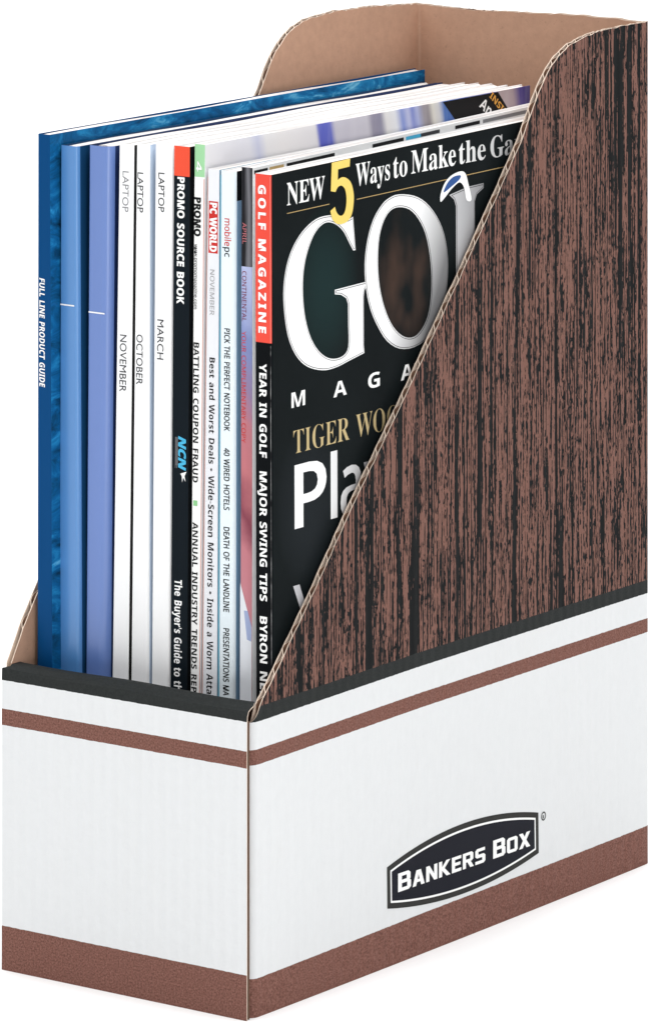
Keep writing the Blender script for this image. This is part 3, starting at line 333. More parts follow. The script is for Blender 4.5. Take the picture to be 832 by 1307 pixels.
BLOCK = {   # squared capitals of the emblem
 'B': (5.0, [[(0,0),(4.2,0),(5,.8),(5,3.1),(4.5,3.6),(4.8,4),(4.8,6.2),(4,7),(0,7)], [(1.4,1.2),(3.6,1.2),(3.6,3),(1.4,3)], [(1.4,4.2),(3.4,4.2),(3.4,5.8),(1.4,5.8)]]),
 'A': (5.5, [[(0,0),(1.7,7),(3.8,7),(5.5,0),(4,0),(3.6,1.6),(1.9,1.6),(1.5,0)], [(2.2,2.8),(3.3,2.8),(2.75,5.3)]]),
 'N': (5.2, [[(0,0),(0,7),(1.5,7),(3.8,2.6),(3.8,7),(5.2,7),(5.2,0),(3.8,0),(1.4,4.4),(1.4,0)]]),
 'K': (5.3, [[(0,0),(0,7),(1.4,7),(1.4,4.2),(3.5,7),(5.2,7),(2.6,3.6),(5.3,0),(3.6,0),(1.4,3),(1.4,0)]]),
 'E': (4.4, [[(0,0),(0,7),(4.4,7),(4.4,5.7),(1.4,5.7),(1.4,4.2),(4,4.2),(4,2.9),(1.4,2.9),(1.4,1.3),(4.4,1.3),(4.4,0)]]),
 'R': (5.2, [[(0,0),(0,7),(4.2,7),(5,6.2),(5,3.6),(4.2,2.9),(3.7,2.8),(5.2,0),(3.6,0),(2.2,2.7),(1.4,2.7),(1.4,0)], [(1.4,3.9),(3.6,3.9),(3.6,5.8),(1.4,5.8)]]),
 'S': (4.8, [[(0,0),(0,1.3),(3.4,1.3),(3.4,2.8),(.8,2.8),(0,3.6),(0,6.2),(.8,7),(4.6,7),(4.6,5.7),(1.4,5.7),(1.4,4.2),(4,4.2),(4.8,3.4),(4.8,.8),(4,0)]]),
 'O': (5.2, [[(0,.8),(0,6.2),(.8,7),(4.4,7),(5.2,6.2),(5.2,.8),(4.4,0),(.8,0)], [(1.4,1.3),(3.8,1.3),(3.8,5.7),(1.4,5.7)]]),
 'X': (5.4, [[(0,0),(1.9,3.5),(0,7),(1.7,7),(2.7,5),(3.7,7),(5.4,7),(3.5,3.5),(5.4,0),(3.7,0),(2.7,2),(1.7,0)]]),
}

def fill(loops, grow=0.0):
    """2-D outlines with holes -> triangles, through a filled curve"""
    c = bpy.data.curves.new('outline', 'CURVE')
    c.dimensions = '2D'
    c.fill_mode = 'BOTH'
    c.offset = grow
    for l in loops:
        sp = c.splines.new('POLY')
        sp.points.add(len(l) - 1)
        for p, (x, y) in zip(sp.points, l):
            p.co = (x, y, 0, 1)
        sp.use_cyclic_u = True
    o = bpy.data.objects.new('outline', c)
    COL.objects.link(o)
    dg = bpy.context.evaluated_depsgraph_get()
    me = bpy.data.meshes.new_from_object(o.evaluated_get(dg))
    V = [(v.co.x, v.co.y) for v in me.vertices]
    F = [tuple(p.vertices) for p in me.polygons]
    bpy.data.objects.remove(o)
    bpy.data.curves.remove(c)
    bpy.data.meshes.remove(me)
    return V, F

def line_loops(text, font, space=0.28, track=0.0, slant=0.0):
    x, loops = 0.0, []
    for ch in text:
        if ch == ' ':
            x += space
            continue
        adv, g = FONT[(font, ch)]
        for s in g:
            loops.append([(x + px / 1000 + slant * py / 1000, py / 1000) for px, py in s])
        x += adv / 1000 + track
    return loops

CAP = {f: max(p[1] for s in FONT[(f, 'E')][1] for p in s) / 1000 for f in 'gnbs'}

def write(name, loops, cap, place, mat, parent, grow=0.0, turn=False):
    """place(tx, ty): reading direction and height, both 0..1, -> a point in mm"""
    x0 = min(p[0] for l in loops for p in l)
    x1 = max(p[0] for l in loops for p in l)
    V, F = fill(loops, grow)
    P = [place((x - x0) / (x1 - x0), y / cap) for x, y in V]
    # turn faces outwards: all lettering here faces -y or +x
    G = []
    for f in F:
        a, b, c = (Vector(P[i]) for i in f[:3])
        nn = (b - a).cross(c - a)
        G.append(f if (nn.x - nn.y) > 0 else f[::-1])
    return link(name, P, G, mat, parent)

# ------------------------------------------------------------------ setting
def studio_floor():
    n = Nodes('white_sweep_paper', 0.9, 0.1)
    m = n.color(n.mix(n.noise(n.obj(), 2.0, 3), (0.935, 0.935, 0.935), (0.955, 0.955, 0.955)))
    V, F = [], []
    prof = [(-25000, 0), (-2000, 0), (0, 0), (2000, 0), (3200, 0)]
    prof += [(3200 + 1200 * math.sin(math.radians(a)), 1200 - 1200 * math.cos(math.radians(a))) for a in range(6, 91, 6)]
    prof += [(4400, 5000)]
    for y, z in prof:
        V += [(-25000, y, z), (25000, y, z)]
    for i in range(len(prof) - 1):
        F.append((2 * i, 2 * i + 1, 2 * i + 3, 2 * i + 2))
    o = link('studio_sweep', V, F, m, None, None, True)
    o['kind'] = 'structure'
studio_floor()

# ------------------------------------------------------------------ the holder
W, D, H, T = 108.0, 257.3, 319.5, 2.4
LINER = 0.36
box = empty('magazine_holder', (-W / 2, D / 2, 0),
            'open cardboard magazine holder with brown wood-grain side, white base and slanted cut-away opening', 'magazine holder')

CUT = [(0, 101.0), (2.9, 101.2), (4.0, 102.0), (6.0, 104.2), (7.3, 106.4), (8.6, 108.0), (13.6, 113.0), (40, 141.2), (64.8, 169.2),
       (87.3, 192.8), (100, 206.3), (121.6, 230.4), (128.1, 237.3), (150, 261.9), (169.2, 283.9), (175, 292.6), (181.1, 301.0), (187.5, 308.0), (194.2, 312.8),
       (202, 315.9), (210.6, 317.8), (220.2, 318.8), (234.8, 319.4), (256, 319.4)]
FAR_CUT = [(0, 107.0), (2.6, 108.6), (10.1, 120.9), (19.3, 133.6), (85, 215.0), (151.4, 296.4), (155.4, 303.2), (160.3, 309.5),
       (167.8, 315.6), (173.5, 318.2), (180.4, 320.1), (198.2, 321.6), (224, 321.2), (256, 319.4)]
def cut(y, line):
    if y <= line[0][0]:
        return line[0][1]
    for (a, za), (b, zb) in zip(line, line[1:]):
        if y <= b:
            return za + (zb - za) * (y - a) / (b - a)
    return line[-1][1]
def bulge(y, z):
    """the long side bellies out by a millimetre near the floor"""
    g = min(1, max(0, (92 - z) / 70))
    return 1.1 * math.sin(math.pi * min(max((y - 3) / (D - 6), 0), 1)) ** .6 * g
rw = [random.uniform(-.28, .28) for _ in range(400)]
def ragged(y):
    t = y / 1.6
    i = int(t) % 399
    f = t - int(t)
    return rw[i] * (1 - f) + rw[i + 1] * f

def panel_path(sign):
    """outer face of a side, walked front to back; sign 1: right side, -1: left side"""
    R = 3.4
    p = [(-13.0, 2.9), (-9, 2.9), (-6, 2.9)]
    p += arc(-R, 2.9 + R, R, -90, 0, 7)
    y = 2.9 + R
    while y < D - R - 1.6:
        y += 1.5
        p.append((0.0, y))
    p += arc(-R, D - R, R, 0, 90, 7)
    if sign < 0:        # the far side ends in a raw edge at the front
        p = [(-W, 2.6 + k * .6) for k in range(6)] + [(-W - x, yy) for x, yy in p if x == 0.0 and yy > 6.4] + [(-W - x, yy) for x, yy in p[-7:]]
    return p

def side_panel(sign):
    p = panel_path(sign)
    d = 1 if sign > 0 else -1
    line = CUT if sign > 0 else FAR_CUT
    mid = offset_path(p, d * LINER)
    in0 = offset_path(p, d * (T - LINER))
    in1 = offset_path(p, d * T)
    def zs(i):
        y = p[i][1]
        if i < 3 and sign > 0:
            return (0.05, 24, 48, 70, 92, 100.0)
        return (0.05, 24, 48, 70, 92, cut(y, line) + ragged(y))
    def zs_in(i):
        y = p[i][1]
        if i < 3 and sign > 0:
            return (0.4, 99.5)
        return (0.4, cut(y, line) - 0.1 + ragged(y + 77))
    o = sheet('side_panel', p, mid, zs, [M_SIDE, M_RAW], box,
              lambda i, j, s: 0 if s == 'out' else 1, False,
              lambda v: (v[0] + (bulge(v[1], v[2]) if sign > 0 else 0), v[1], v[2]))
    o['label'] = 'wood-grain side panel with a black emblem near its base' if sign > 0 else 'far side panel showing bare kraft inside'
    q = sheet('inner_liner', in0, in1, zs_in, [M_KRAFT, M_RAW], o,
              lambda i, j, s: 0 if s in ('in', 'end') else 1)
    # fluting: a wave between the liners
    y = 8.0
    wp = []
    amp = T / 2 - LINER - 0.10
    while y < D - 6:
        ph = 2 * math.pi * (y / 5.1 + 0.10 * math.sin(y * .11))
        x = -T / 2 + amp * max(-1, min(1, 1.25 * math.sin(ph)))
        wp.append((x if sign > 0 else -W - x, y))
        y += 0.42
    wi = offset_path(wp, d * 0.30)
    sheet('fluting', wp, wi, lambda i: (0.6, cut(wp[i][1], line) - 0.25 + ragged(wp[i][1] * 1.3 + 31)), [M_FLUTE, M_RAW], o,
          lambda i, j, s: 1 if s == 'top' else 0)
    return o
right_side = side_panel(1)
left_side = side_panel(-1)

def back_panel():
    p = [(-3.4 - i * (W - 6.8) / 40, D) for i in range(41)]
    mid = offset_path(p, LINER)
    i0 = offset_path(p, T - LINER)
    i1 = offset_path(p, T)
    top = lambda i: 319.3 + 0.5 * math.sin(i * .16) + ragged(i * 2.5)
    o = sheet('back_panel', p, mid, lambda i: (0.4, top(i)), [M_FRONT, M_RAW], box, lambda i, j, s: 0 if s == 'out' else 1)
    sheet('inner_liner', i0, i1, lambda i: (0.4, top(i) - .1), [M_KRAFT, M_RAW], o, lambda i, j, s: 0 if s == 'in' else 1)
    wp = [(-3.4 - t * .42, D - T / 2 + (T / 2 - LINER - .1) * max(-1, min(1, 1.25 * math.sin(2 * math.pi * t * .42 / 5.1)))) for t in range(int((W - 6.8) / .42))]
    sheet('fluting', wp, offset_path(wp, .3), lambda i: (0.6, 318.8 + ragged(i)), [M_FLUTE, M_RAW], o, lambda i, j, s: 1 if s == 'top' else 0)
back_panel()

def front_panel():
    # profile (y, z): the board rises, rolls back over the top and goes down inside
    prof = [(0, 0.05), (0, 30), (0, 60), (0, 88), (0.0, 99), (0.05, 102.4), (0.25, 104.4), (0.9, 106.1), (2.2, 106.9), (3.8, 107.5), (5.4, 108.1),
            (7.2, 108.1), (8.4, 107.4), (8.9, 105.6), (9.0, 100), (9.0, 70), (9.0, 40)]
    inner = offset_path(prof, -LINER)
    deep0 = offset_path(prof[:6], -(2.2 - LINER))
    deep1 = offset_path(prof[:6], -2.2)
    X0, X1 = -W, 0.0
    def strip(name, a, b, xa, xb, mats, parent, pick):
        V, F, FM = [], [], []
        xs = [xa + (xb - xa) * i / 24 for i in range(25)]
        n = len(a)
        for i, x in enumerate(xs):
            def inset(k):
                d = (0 if k < 9 else 2.5) if x < xa + 6 and n > 10 else 0 if n < 10 or k < 10 else (0.8 if k == 10 else (2.2 if k == 11 else 3.4))
                return max(xa + d, min(xb - d, x))
            def sq(k, yy):      # the roll is pressed flatter towards the far end
                t = min(1, (x + W) / 60)
                return yy * ((.1 if k < 9 else .45) * (1 - t) + t) if n > 10 and 4 < k < 11 else yy
            for k in range(n):
                dz = 0.25 * math.sin(x * .09) if 5 < k < 14 else 0
                V.append((inset(k), sq(k, a[k][0]), a[k][1] + dz))
            for k in range(n):
                dz = 0.25 * math.sin(x * .09) if 5 < k < 14 else 0
                V.append((inset(k), sq(k, b[k][0]), b[k][1] + dz))
        m = 2 * n
        for i in range(24):
            for k in range(n - 1):
                F.append((i * m + k, (i + 1) * m + k, (i + 1) * m + k + 1, i * m + k + 1)); FM.append(pick('out', k))
                F.append((i * m + n + k, i * m + n + k + 1, (i + 1) * m + n + k + 1, (i + 1) * m + n + k)); FM.append(pick('in', k))
            F.append((i * m, i * m + n, (i + 1) * m + n, (i + 1) * m)); FM.append(pick('end', 0))
            F.append((i * m + n - 1, (i + 1) * m + n - 1, (i + 1) * m + 2 * n - 1, i * m + 2 * n - 1)); FM.append(pick('end', 0))
        for i in (0, 24):
            for k in range(n - 1):
                f = (i * m + k, i * m + k + 1, i * m + n + k + 1, i * m + n + k)
                F.append(f if i else f[::-1]); FM.append(pick('end', k))
        return link(name, V, F, mats, parent, FM)
    o = strip('front_panel', prof, inner, X0, X1, [M_FRONT, M_RAW, M_FLUTE], box,
              lambda s, k: {'out': 0, 'end': 1, 'in': 2}[s])
    o['label'] = 'low white front panel with brown bands and rolled black top edge'
    strip('inner_liner', deep0, deep1, X0 + .2, X1 - .5, [M_FLUTE, M_RAW], o, lambda s, k: 0)
    wp, x = [], X0 + 4
    while x < X1 - 4.0:
        wp.append((x, 1.1 + .55 * max(-1, min(1, 1.25 * math.sin(x * 2 * math.pi / 5.1)))))
        x += .42
    sheet('fluting', wp, offset_path(wp, .25), lambda i: (0.8, 101.0), [M_FLUTE, M_RAW], o, lambda i, j, s: 0)
front_panel()
_v = [(x, y, z) for z in (0.2, 3.0) for x, y in ((-W + 3.2, 3.4), (-3.2, 3.4), (-3.2, D - 3.2), (-W + 3.2, D - 3.2))]
link('base_panel', _v, [(3, 2, 1, 0), (4, 5, 6, 7), (0, 1, 5, 4), (1, 2, 6, 5), (2, 3, 7, 6), (3, 0, 4, 7)], M_KRAFT, box)

# emblem on the right side, plane x = 0
def emblem():
    dark = flat('emblem_border_ink', (0.032, 0.032, 0.030), .55, .06)
    white = flat('emblem_white_ink', (0.84, 0.84, 0.83), .55, .06, .02)
    navy = flat('emblem_field_ink', (0.0085, 0.0095, 0.0155), .5, .06)
    YA, YB = 83.3, 180.0
    def shape(d):
        ya, yb = YA + d, YB - d
        n = 28
        top = lambda y: 35.2 - (y - YA) * .35 / 96.7 + 5.9 * (1 - ((y - 131.6) / 48.35) ** 2)
        bot = lambda y: 20.6 - (y - YA) * .6 / 96.7 - 4.6 * (1 - ((y - 131.6) / 48.35) ** 2)
        ys = [ya + (yb - ya) * i / n for i in range(n + 1)]
        dd = d * 1.0
        return [(y, bot(y) + dd) for y in ys] + [(y, top(y) - dd) for y in reversed(ys)]
    def face(name, d, x, m, parent):
        s = shape(d)
        s = [(a - 1.2, b + .25) for a, b in s]
        V = [(x + bulge(a, b), a, b) for a, b in s] + [(x - .03 + bulge(a, b), a, b) for a, b in s]
        n = len(s)
        k = n // 2
        F = [(i, i + 1, n - 2 - i, n - 1 - i) for i in range(k - 1)]
        F += [(i, i + n, (i + 1) % n + n, (i + 1) % n) for i in range(n)]
        return link(name, V, F, m, parent)
    e = face('emblem', 0.0, 0.07, dark, box)
    face('emblem_line', 2.0, 0.11, white, e)
    face('emblem_field', 2.75, 0.15, navy, e)
    x, loops = 0.0, []
    for ch, sc in [('B', 1), ('A', .84), ('N', .84), ('K', .84), ('E', .84), ('R', .84), ('S', .84), (' ', 1), ('B', 1), ('O', .84), ('X', .84)]:
        if ch == ' ':
            x += 2.6
            continue
        wd, ls = BLOCK[ch]
        for l in ls:
            loops.append([(x + a * sc, b * sc) for a, b in l])
        x += wd * sc + .75
    write('emblem_lettering', loops, 7.0,
          lambda tx, ty: (0.24 + bulge(89 + 84 * tx, 28), 88.6 + 84.2 * tx, 25.35 - 1.2 * tx + 6.5 * ty), white, e, 0.06)
    ring = [[(math.cos(a * math.pi / 18), math.sin(a * math.pi / 18)) for a in range(36)],
            [(.76 * math.cos(a * math.pi / 18), .76 * math.sin(a * math.pi / 18)) for a in range(36)]]
    rl = [[(px / 1000 * 1.5 - .45, py / 1000 * 1.5 - .5) for px, py in s] for s in FONT[('b', 'R')][1]]
    write('registered_mark', ring + rl, 1.0, lambda tx, ty: (0.10 + bulge(182, 33), 180.6 + 3.1 * tx, 33.1 + 1.6 * ty), dark, e, .03)
emblem()

# ------------------------------------------------------------------ magazines
# y of the spine, top height, x of the spine's edges at the top and at the bottom (mm)
MAGS = [
  (14.0, 295.08, (-102.89, -97.49), (-103.42, -95.7), 248.1),
  (19.0, 290.99, (-96.47, -88.99), (-97.93, -87.53), 244.0),
  (22.0, 291.49, (-85.97, -76.77), (-88.46, -79.69), 242.0),
  (24.0, 292.60, (-74.15, -67.36), (-79.0, -71.3), 240.0),
  (24.5, 293.16, (-66.66, -61.26), (-70.6, -61.9), 238.5),
  (25.0, 293.74, (-58.84, -51.21), (-61.47, -53.76), 236.0),
  (24.5, 293.92, (-50.31, -43.14), (-52.86, -44.96), 234.0),
  (25.5, 295.03, (-41.9, -37.19), (-44.6, -40.48), 231.2),
  (25.5, 286.72, (-35.96, -30.95), (-40.0, -32.6), 226.0),
  (26.0, 286.56, (-30.85, -24.52), (-32.3, -25.23), 224.0),
  (25.5, 288.6, (-21.4, -16.52), (-22.32, -16.87), 222.0),
  (20.0, 287.80, (-11.68, -4.35), (-10.97, -3.35), 221.0),
]
Z0 = 3.3
def edges(i, z):
    y, zt, xt, xb, ye = MAGS[i]
    s = (z - Z0) / (zt - Z0)
    return xb[0] + (xt[0] - xb[0]) * s, xb[1] + (xt[1] - xb[1]) * s

TILT = {8: .003, 9: .004, 10: .019, 11: .012}   # these stand a little higher at the back
def top_z(i, y):
    return MAGS[i][1] + TILT.get(i, 0) * (y - MAGS[i][0])

def pages_mat():
    n = Nodes('page_edges', 0.8, 0.1)
    x, y, z = n.xyz()
    nx = n.noise(n.scaled(2600, 5, 5), 1, 2, 0.6)
    blot = n.noise(n.scaled(500, 9, 9, (4, 4, 4)), 1, 2)
    c = n.mix(n.ramp(nx, [(0.34, 0.0), (0.5, 1.0)]), (0.50, 0.47, 0.46), (0.76, 0.72, 0.695))
    c = n.mix(n.ramp(blot, [(0.60, 0.0), (0.72, 0.5)]), c, (0.62, 0.53, 0.50))
    return n.color(c)
M_PAGES = pages_mat()
GROUP = 'magazines standing in the holder'

def magazine(i, kind, label, cat, spine, side, left=None, rr=0.8, rr_right=None, zones=(), side_zones=()):
    """spine, side: materials; zones: [(z_low, z_high, material)] on the spine"""
    y0, zt, xt, xb, ye = MAGS[i]
    root = empty(kind, ((xb[0] + xb[1]) / 2, (y0 + ye) / 2, Z0), label, cat, GROUP)
    r2 = rr_right or rr
    wd = xb[1] - xb[0]
    hs = sorted({Z0, zt} | {z for a, b, m in list(zones) + list(side_zones) for z in (a, b)} | {Z0 + (zt - Z0) * k / 6 for k in range(1, 6)})
    p = [(0, ye), (0, (y0 + ye) * .5), (0, y0 + rr + 4)] + arc(rr, y0 + rr, rr, 180, 270, 4)
    n_left = len(p) - 3
    p += [(wd * .5, y0)]
    ell = [(wd - r2 + r2 * math.cos(math.radians(a)), y0 + (r2 if not rr_right else r2 * 1.3) * (1 + math.sin(math.radians(a)))) for a in (range(-90, 1, 6) if rr_right else range(-90, 1, 18))]
    p += ell
    n_right = len(p) - 2
    p += [(wd, y0 + r2 + 5), (wd, (y0 + ye) * .5), (wd, ye - 1)]
    q = offset_path(p, 0.32)
    def warp(v):
        l, r = edges(i, v[2])
        return (l + (r - l) * v[0] / wd, v[1], v[2] + (top_z(i, v[1]) - zt) * (v[2] - Z0) / (zt - Z0))
    mats = [spine, side, left or side] + [m for _, _, m in zones] + [m for _, _, m in side_zones]
    def pick(a, j, s):
        if s == 'in':
            return 0 if a >= n_left else 2
        zm = (hs[min(j, len(hs) - 2)] + hs[min(j + 1, len(hs) - 1)]) / 2
        if a < n_left - 1:
            return 2
        if a >= n_right - 1:
            for k, (lo, hi, m) in enumerate(side_zones):
                if lo <= zm <= hi:
                    return 3 + len(zones) + k
            return 1
        for k, (lo, hi, m) in enumerate(zones):
            if lo <= zm <= hi:
                return 3 + k
        return 0
    sheet('cover', p, q, lambda k: hs, mats, root, pick, False, warp)
    # text block: leaves a hair lower than the cover, a little uneven on top
    V, F = [], []
    nx, ny = 6, 26
    hn = [random.uniform(-.5, .15) for _ in range(200)]
    for b in range(ny + 1):
        ys0 = y0 + .7 + (rr * .5 if not rr_right else r2 * 1.3)
        y = ys0 + (ye - 1.3 - ys0) * b / ny
        for a in range(nx + 1):
            for z in (Z0 + .3, top_z(i, y) - .55 + hn[a * 7 % 200] * .6 + .25 * math.sin(b * .5 + a)):
                l, r = edges(i, z)
                V.append((l + .45 + (r - l - .9) * a / nx, y, z))
    def vi(a, b, t):
        return (b * (nx + 1) + a) * 2 + t
    for b in range(ny):
        for a in range(nx):
            F.append((vi(a, b, 1), vi(a + 1, b, 1), vi(a + 1, b + 1, 1), vi(a, b + 1, 1)))
            F.append((vi(a, b, 0), vi(a, b + 1, 0), vi(a + 1, b + 1, 0), vi(a + 1, b, 0)))
        F.append((vi(0, b, 0), vi(0, b, 1), vi(0, b + 1, 1), vi(0, b + 1, 0)))
        F.append((vi(nx, b, 0), vi(nx, b + 1, 0), vi(nx, b + 1, 1), vi(nx, b, 1)))
    for a in range(nx):
        F.append((vi(a, 0, 0), vi(a + 1, 0, 0), vi(a + 1, 0, 1), vi(a, 0, 1)))
        F.append((vi(a, ny, 0), vi(a, ny, 1), vi(a + 1, ny, 1), vi(a + 1, ny, 0)))
    link('pages', V, F, M_PAGES, root)
    return root

def on_spine(i, fr, z, lift=0.09):
    l, r = edges(i, z)
    return (l + (r - l) * fr, MAGS[i][0] - lift, z)

def spine_text(root, i, s, font, fa, fb, z0, z1, mat, grow=0.0, slant=0.0, name='spine_lettering', lift=0.09, track=0.0):
    return write(name, line_loops(s, font, .26, track, slant), CAP[font],
                 lambda tx, ty: on_spine(i, fa + (fb - fa) * ty, z0 + (z1 - z0) * tx, lift), mat, root, grow)

def spine_patch(root, i, name, pts, mat, lift=0.06):
    """a printed patch on the spine: (fraction, z) corners"""
    V = [on_spine(i, f, z, lift) for f, z in pts]
    a, b, c = (Vector(v) for v in V[:3])
    f = tuple(range(len(V)))
    return link(name, V, [f if (b - a).cross(c - a).y < 0 else f[::-1]], mat, root)

INKS = dict(
  white=flat('white_ink', (0.86, 0.86, 0.85), .4, .05, .02),
  black=flat('black_ink', (0.012, 0.012, 0.013), .4, .05),
  dark=flat('dark_grey_ink', (0.045, 0.045, 0.05), .4, .05),
  grey=flat('grey_ink', (0.22, 0.22, 0.23), .4, .05),
  pale=flat('pale_grey_ink', (0.33, 0.33, 0.34), .4, .05),
  red=flat('red_ink', (0.56, 0.035, 0.03), .4, .05),
  maroon=flat('maroon_ink', (0.20, 0.02, 0.04), .4, .05),
  rose=flat('rose_ink', (0.50, 0.16, 0.18), .4, .05),
  cyan=flat('cyan_ink', (0.07, 0.42, 0.66), .4, .05),
  green=flat('green_ink', (0.26, 0.56, 0.26), .4, .05),
  gold=flat('gold_ink', (0.46, 0.32, 0.14), .4, .05),
  orange=flat('orange_ink', (0.75, 0.38, 0.08), .4, .05),
  yellow=flat('yellow_ink', (0.80, 0.60, 0.15), .4, .05),
)
white_cover = paper('white_coated_paper', (0.90, 0.90, 0.90))
black_cover = paper('black_coated_paper', (0.0055, 0.0065, 0.0075), .3, .015)

# 1 catalogue ------------------------------------------------------------
def water(name):
    n = Nodes(name, .3, .06)
    f = n.noise(n.scaled(55, 55, 130), 1, 5, .65, 1.2)
    x, y, z = n.xyz()
    f = n.math('ADD', f, n.ramp(y, [(.03, 0), (.08, .11), (.17, .10), (.24, .03)]))
    c = n.ramp(f, [(.28, (0.004, 0.014, 0.028)), (.38, (0.004, 0.048, 0.120)), (.54, (0.006, 0.115, 0.30)), (.66, (0.02, 0.24, 0.50)), (.78, (0.22, 0.60, 0.80))])
    return n.color(c)
navy_spine = paper('navy_coated_paper', (0.003, 0.055, 0.175), .3, .04)
r = magazine(0, 'catalogue', 'tall dark navy catalogue with white slanted spine lettering and watery blue cover', 'catalogue',
             navy_spine, water('water_print'), navy_spine, .6)
spine_text(r, 0, 'FULL LINE PRODUCT GUIDE', 'b', .16, .56, 243.84, 205.19, INKS['white'], .004, .12)

# 2, 3 plain blue ----------------------------------------------------------
def blue(name, c):
    return paper(name, c, .27, .6)
navy_side = paper('deep_blue_coated_paper', (0.008, 0.05, 0.13), .32, .1)
indigo_side = paper('indigo_coated_paper', (0.012, 0.026, 0.095), .32, .1)
r = magazine(1, 'magazine', 'magazine with plain mid-blue spine and thin white line, directly beside the navy catalogue', 'magazine',
             blue('mid_blue_coated_paper', (0.080, 0.238, 0.53)), navy_side, None, .7, 1.7)
spine_patch(r, 1, 'spine_line', [(.03, 234.6), (.8, 234.6), (.8, 234.1), (.03, 234.1)], INKS['white'])
r = magazine(2, 'magazine', 'magazine with plain lavender-blue spine and thin white line, left of the white spines', 'magazine',
             blue('lavender_blue_coated_paper', (0.120, 0.205, 0.49)), indigo_side, None, .7, 3.3)
spine_patch(r, 2, 'spine_line', [(.03, 232.5), (.82, 232.5), (.82, 232.0), (.03, 232.0)], INKS['white'])

# 4-6 white ---------------------------------------------------------------
pale_blue = paper('pale_blue_coated_paper', (0.50, 0.60, 0.74))
r = magazine(3, 'magazine', 'white-spined magazine with thin grey capitals, marked NOVEMBER beside the lavender-blue spine', 'magazine', white_cover, flat('gap_shade_black', (0.02, 0.02, 0.02)), white_cover)  # near-black right cover: shade of the gap beside it put into the colour
spine_text(r, 3, 'LAPTOP', 'g', .28, .68, 283.2, 268.8, INKS['grey'], -.004)
spine_text(r, 3, 'NOVEMBER', 'g', .24, .66, 225.2, 205.0, INKS['dark'], -.002)
r = magazine(4, 'magazine', 'white-spined magazine marked OCTOBER, middle of the three white spines', 'magazine', white_cover, pale_blue, white_cover, .7, 1.0)
spine_text(r, 4, 'LAPTOP', 'g', .12, .58, 283.2, 269.1, INKS['dark'])
spine_text(r, 4, 'OCTOBER', 'g', .16, .60, 225.9, 208.2, INKS['dark'])
r = magazine(5, 'magazine', 'white-spined magazine marked MARCH, beside the black spine with red top', 'magazine', white_cover, white_cover, white_cover)
spine_text(r, 5, 'LAPTOP', 'g', .22, .57, 283.8, 270.0, INKS['dark'])
spine_text(r, 5, 'MARCH', 'g', .22, .58, 232.0, 217.9, INKS['dark'])

# 7 black with red top ------------------------------------------------------
red_paper = paper('red_coated_paper', (0.78, 0.085, 0.042))
charcoal = paper('charcoal_coated_paper', (0.007, 0.011, 0.015), .3, .03)
r = magazine(6, 'magazine', 'thick black-spined directory with a red block at the top and white lettering', 'magazine',
             charcoal, black_cover, white_cover, .8, None, [(283.4, 293.92, red_paper)])
spine_text(r, 6, 'PROMO SOURCE BOOK', 'b', .28, .70, 283.0, 238.6, INKS['white'], .012)
spine_text(r, 6, 'NCN', 'b', .44, .86, 191.8, 180.2, INKS['cyan'], .02, .25)
for k in range(4):
    spine_patch(r, 6, 'fine_print', [(.24 + k * .045, 191.5), (.262 + k * .045, 191.5), (.262 + k * .045, 180.6 + k % 2), (.24 + k * .045, 180.6 + k % 2)], INKS['grey'])
spine_patch(r, 6, 'bird_mark', [(.55, 178.8), (.92, 179.8), (.80, 178.2), (.86, 176.2), (.72, 177.6), (.66, 175.8), (.64, 178.0)], INKS['white'])
spine_text(r, 6, "The Buyer's Guide to th", 'b', .26, .68, 141.4, 102.6, INKS['white'], .004)

# 8 white with green square, pale streaked cover --------------------------------
def streaks():
    n = Nodes('blurred_photo_print', .3, .06)
    x, y, z = n.xyz()
    # the blurred streaks of the cover photograph lean a little
    yy = n.math('ADD', y, n.math('MULTIPLY', n.math('SUBTRACT', z, 0.291), 0.25))
    f = n.math('DIVIDE', n.math('SUBTRACT', yy, 0.025), 0.207)
    st = [(27, (.74, .73, .75)), (52, (.70, .70, .76)), (57, (.55, .57, .72)), (62, (.76, .75, .76)), (72, (.78, .76, .76)), (92, (.74, .72, .74)), (94, (.10, .12, .50)), (101, (.13, .15, .52)), (104, (.55, .53, .60)),
          (124, (.56, .54, .60)), (127, (.30, .28, .36)), (133, (.26, .25, .34)), (136, (.74, .73, .72)), (142, (.76, .77, .80)), (146, (.20, .27, .62)), (150, (.50, .53, .74)), (153, (.17, .22, .58)), (156, (.40, .44, .68)),
          (160, (.30, .27, .30)), (163, (.27, .24, .26)), (166, (.70, .68, .62)), (170, (.62, .62, .64)), (173, (.04, .14, .45)), (186, (.08, .14, .42)), (206, (.12, .13, .38)), (211, (.42, .34, .35)), (219, (.40, .32, .35)), (224, (.10, .08, .28)), (231, (.06, .05, .20))]
    c = n.ramp(f, [((a - 25) / 207, col) for a, col in st])
    g = n.noise(n.scaled(30, 160, 14), 1, 3)
    return n.color(n.mix(n.math('MULTIPLY', n.math('SUBTRACT', g, .4), .5), c, (.78, .77, .78)))
grey_green = paper('green_block_paper', (0.33, 0.62, 0.34))
r = magazine(7, 'magazine', 'slim white-spined magazine with green block at top and blurred blue-white photo cover', 'magazine',
             paper('cream_white_paper', (.87, .865, .85)), streaks(), white_cover, .5, None, [(283.6, 295.03, grey_green)])
spine_text(r, 7, '4', 'n', .22, .72, 289.0, 285.6, INKS['white'], .012)
spine_text(r, 7, 'PROMO', 'b', .08, .66, 276.3, 262.8, INKS['black'], .02)
spine_text(r, 7, 'www.promomagazine.com', 'n', .10, .42, 259.9, 237.1, INKS['dark'], .008)
spine_text(r, 7, 'BATTLING COUPON FRAUD', 'b', .10, .62, 225.4, 176.2, INKS['black'])
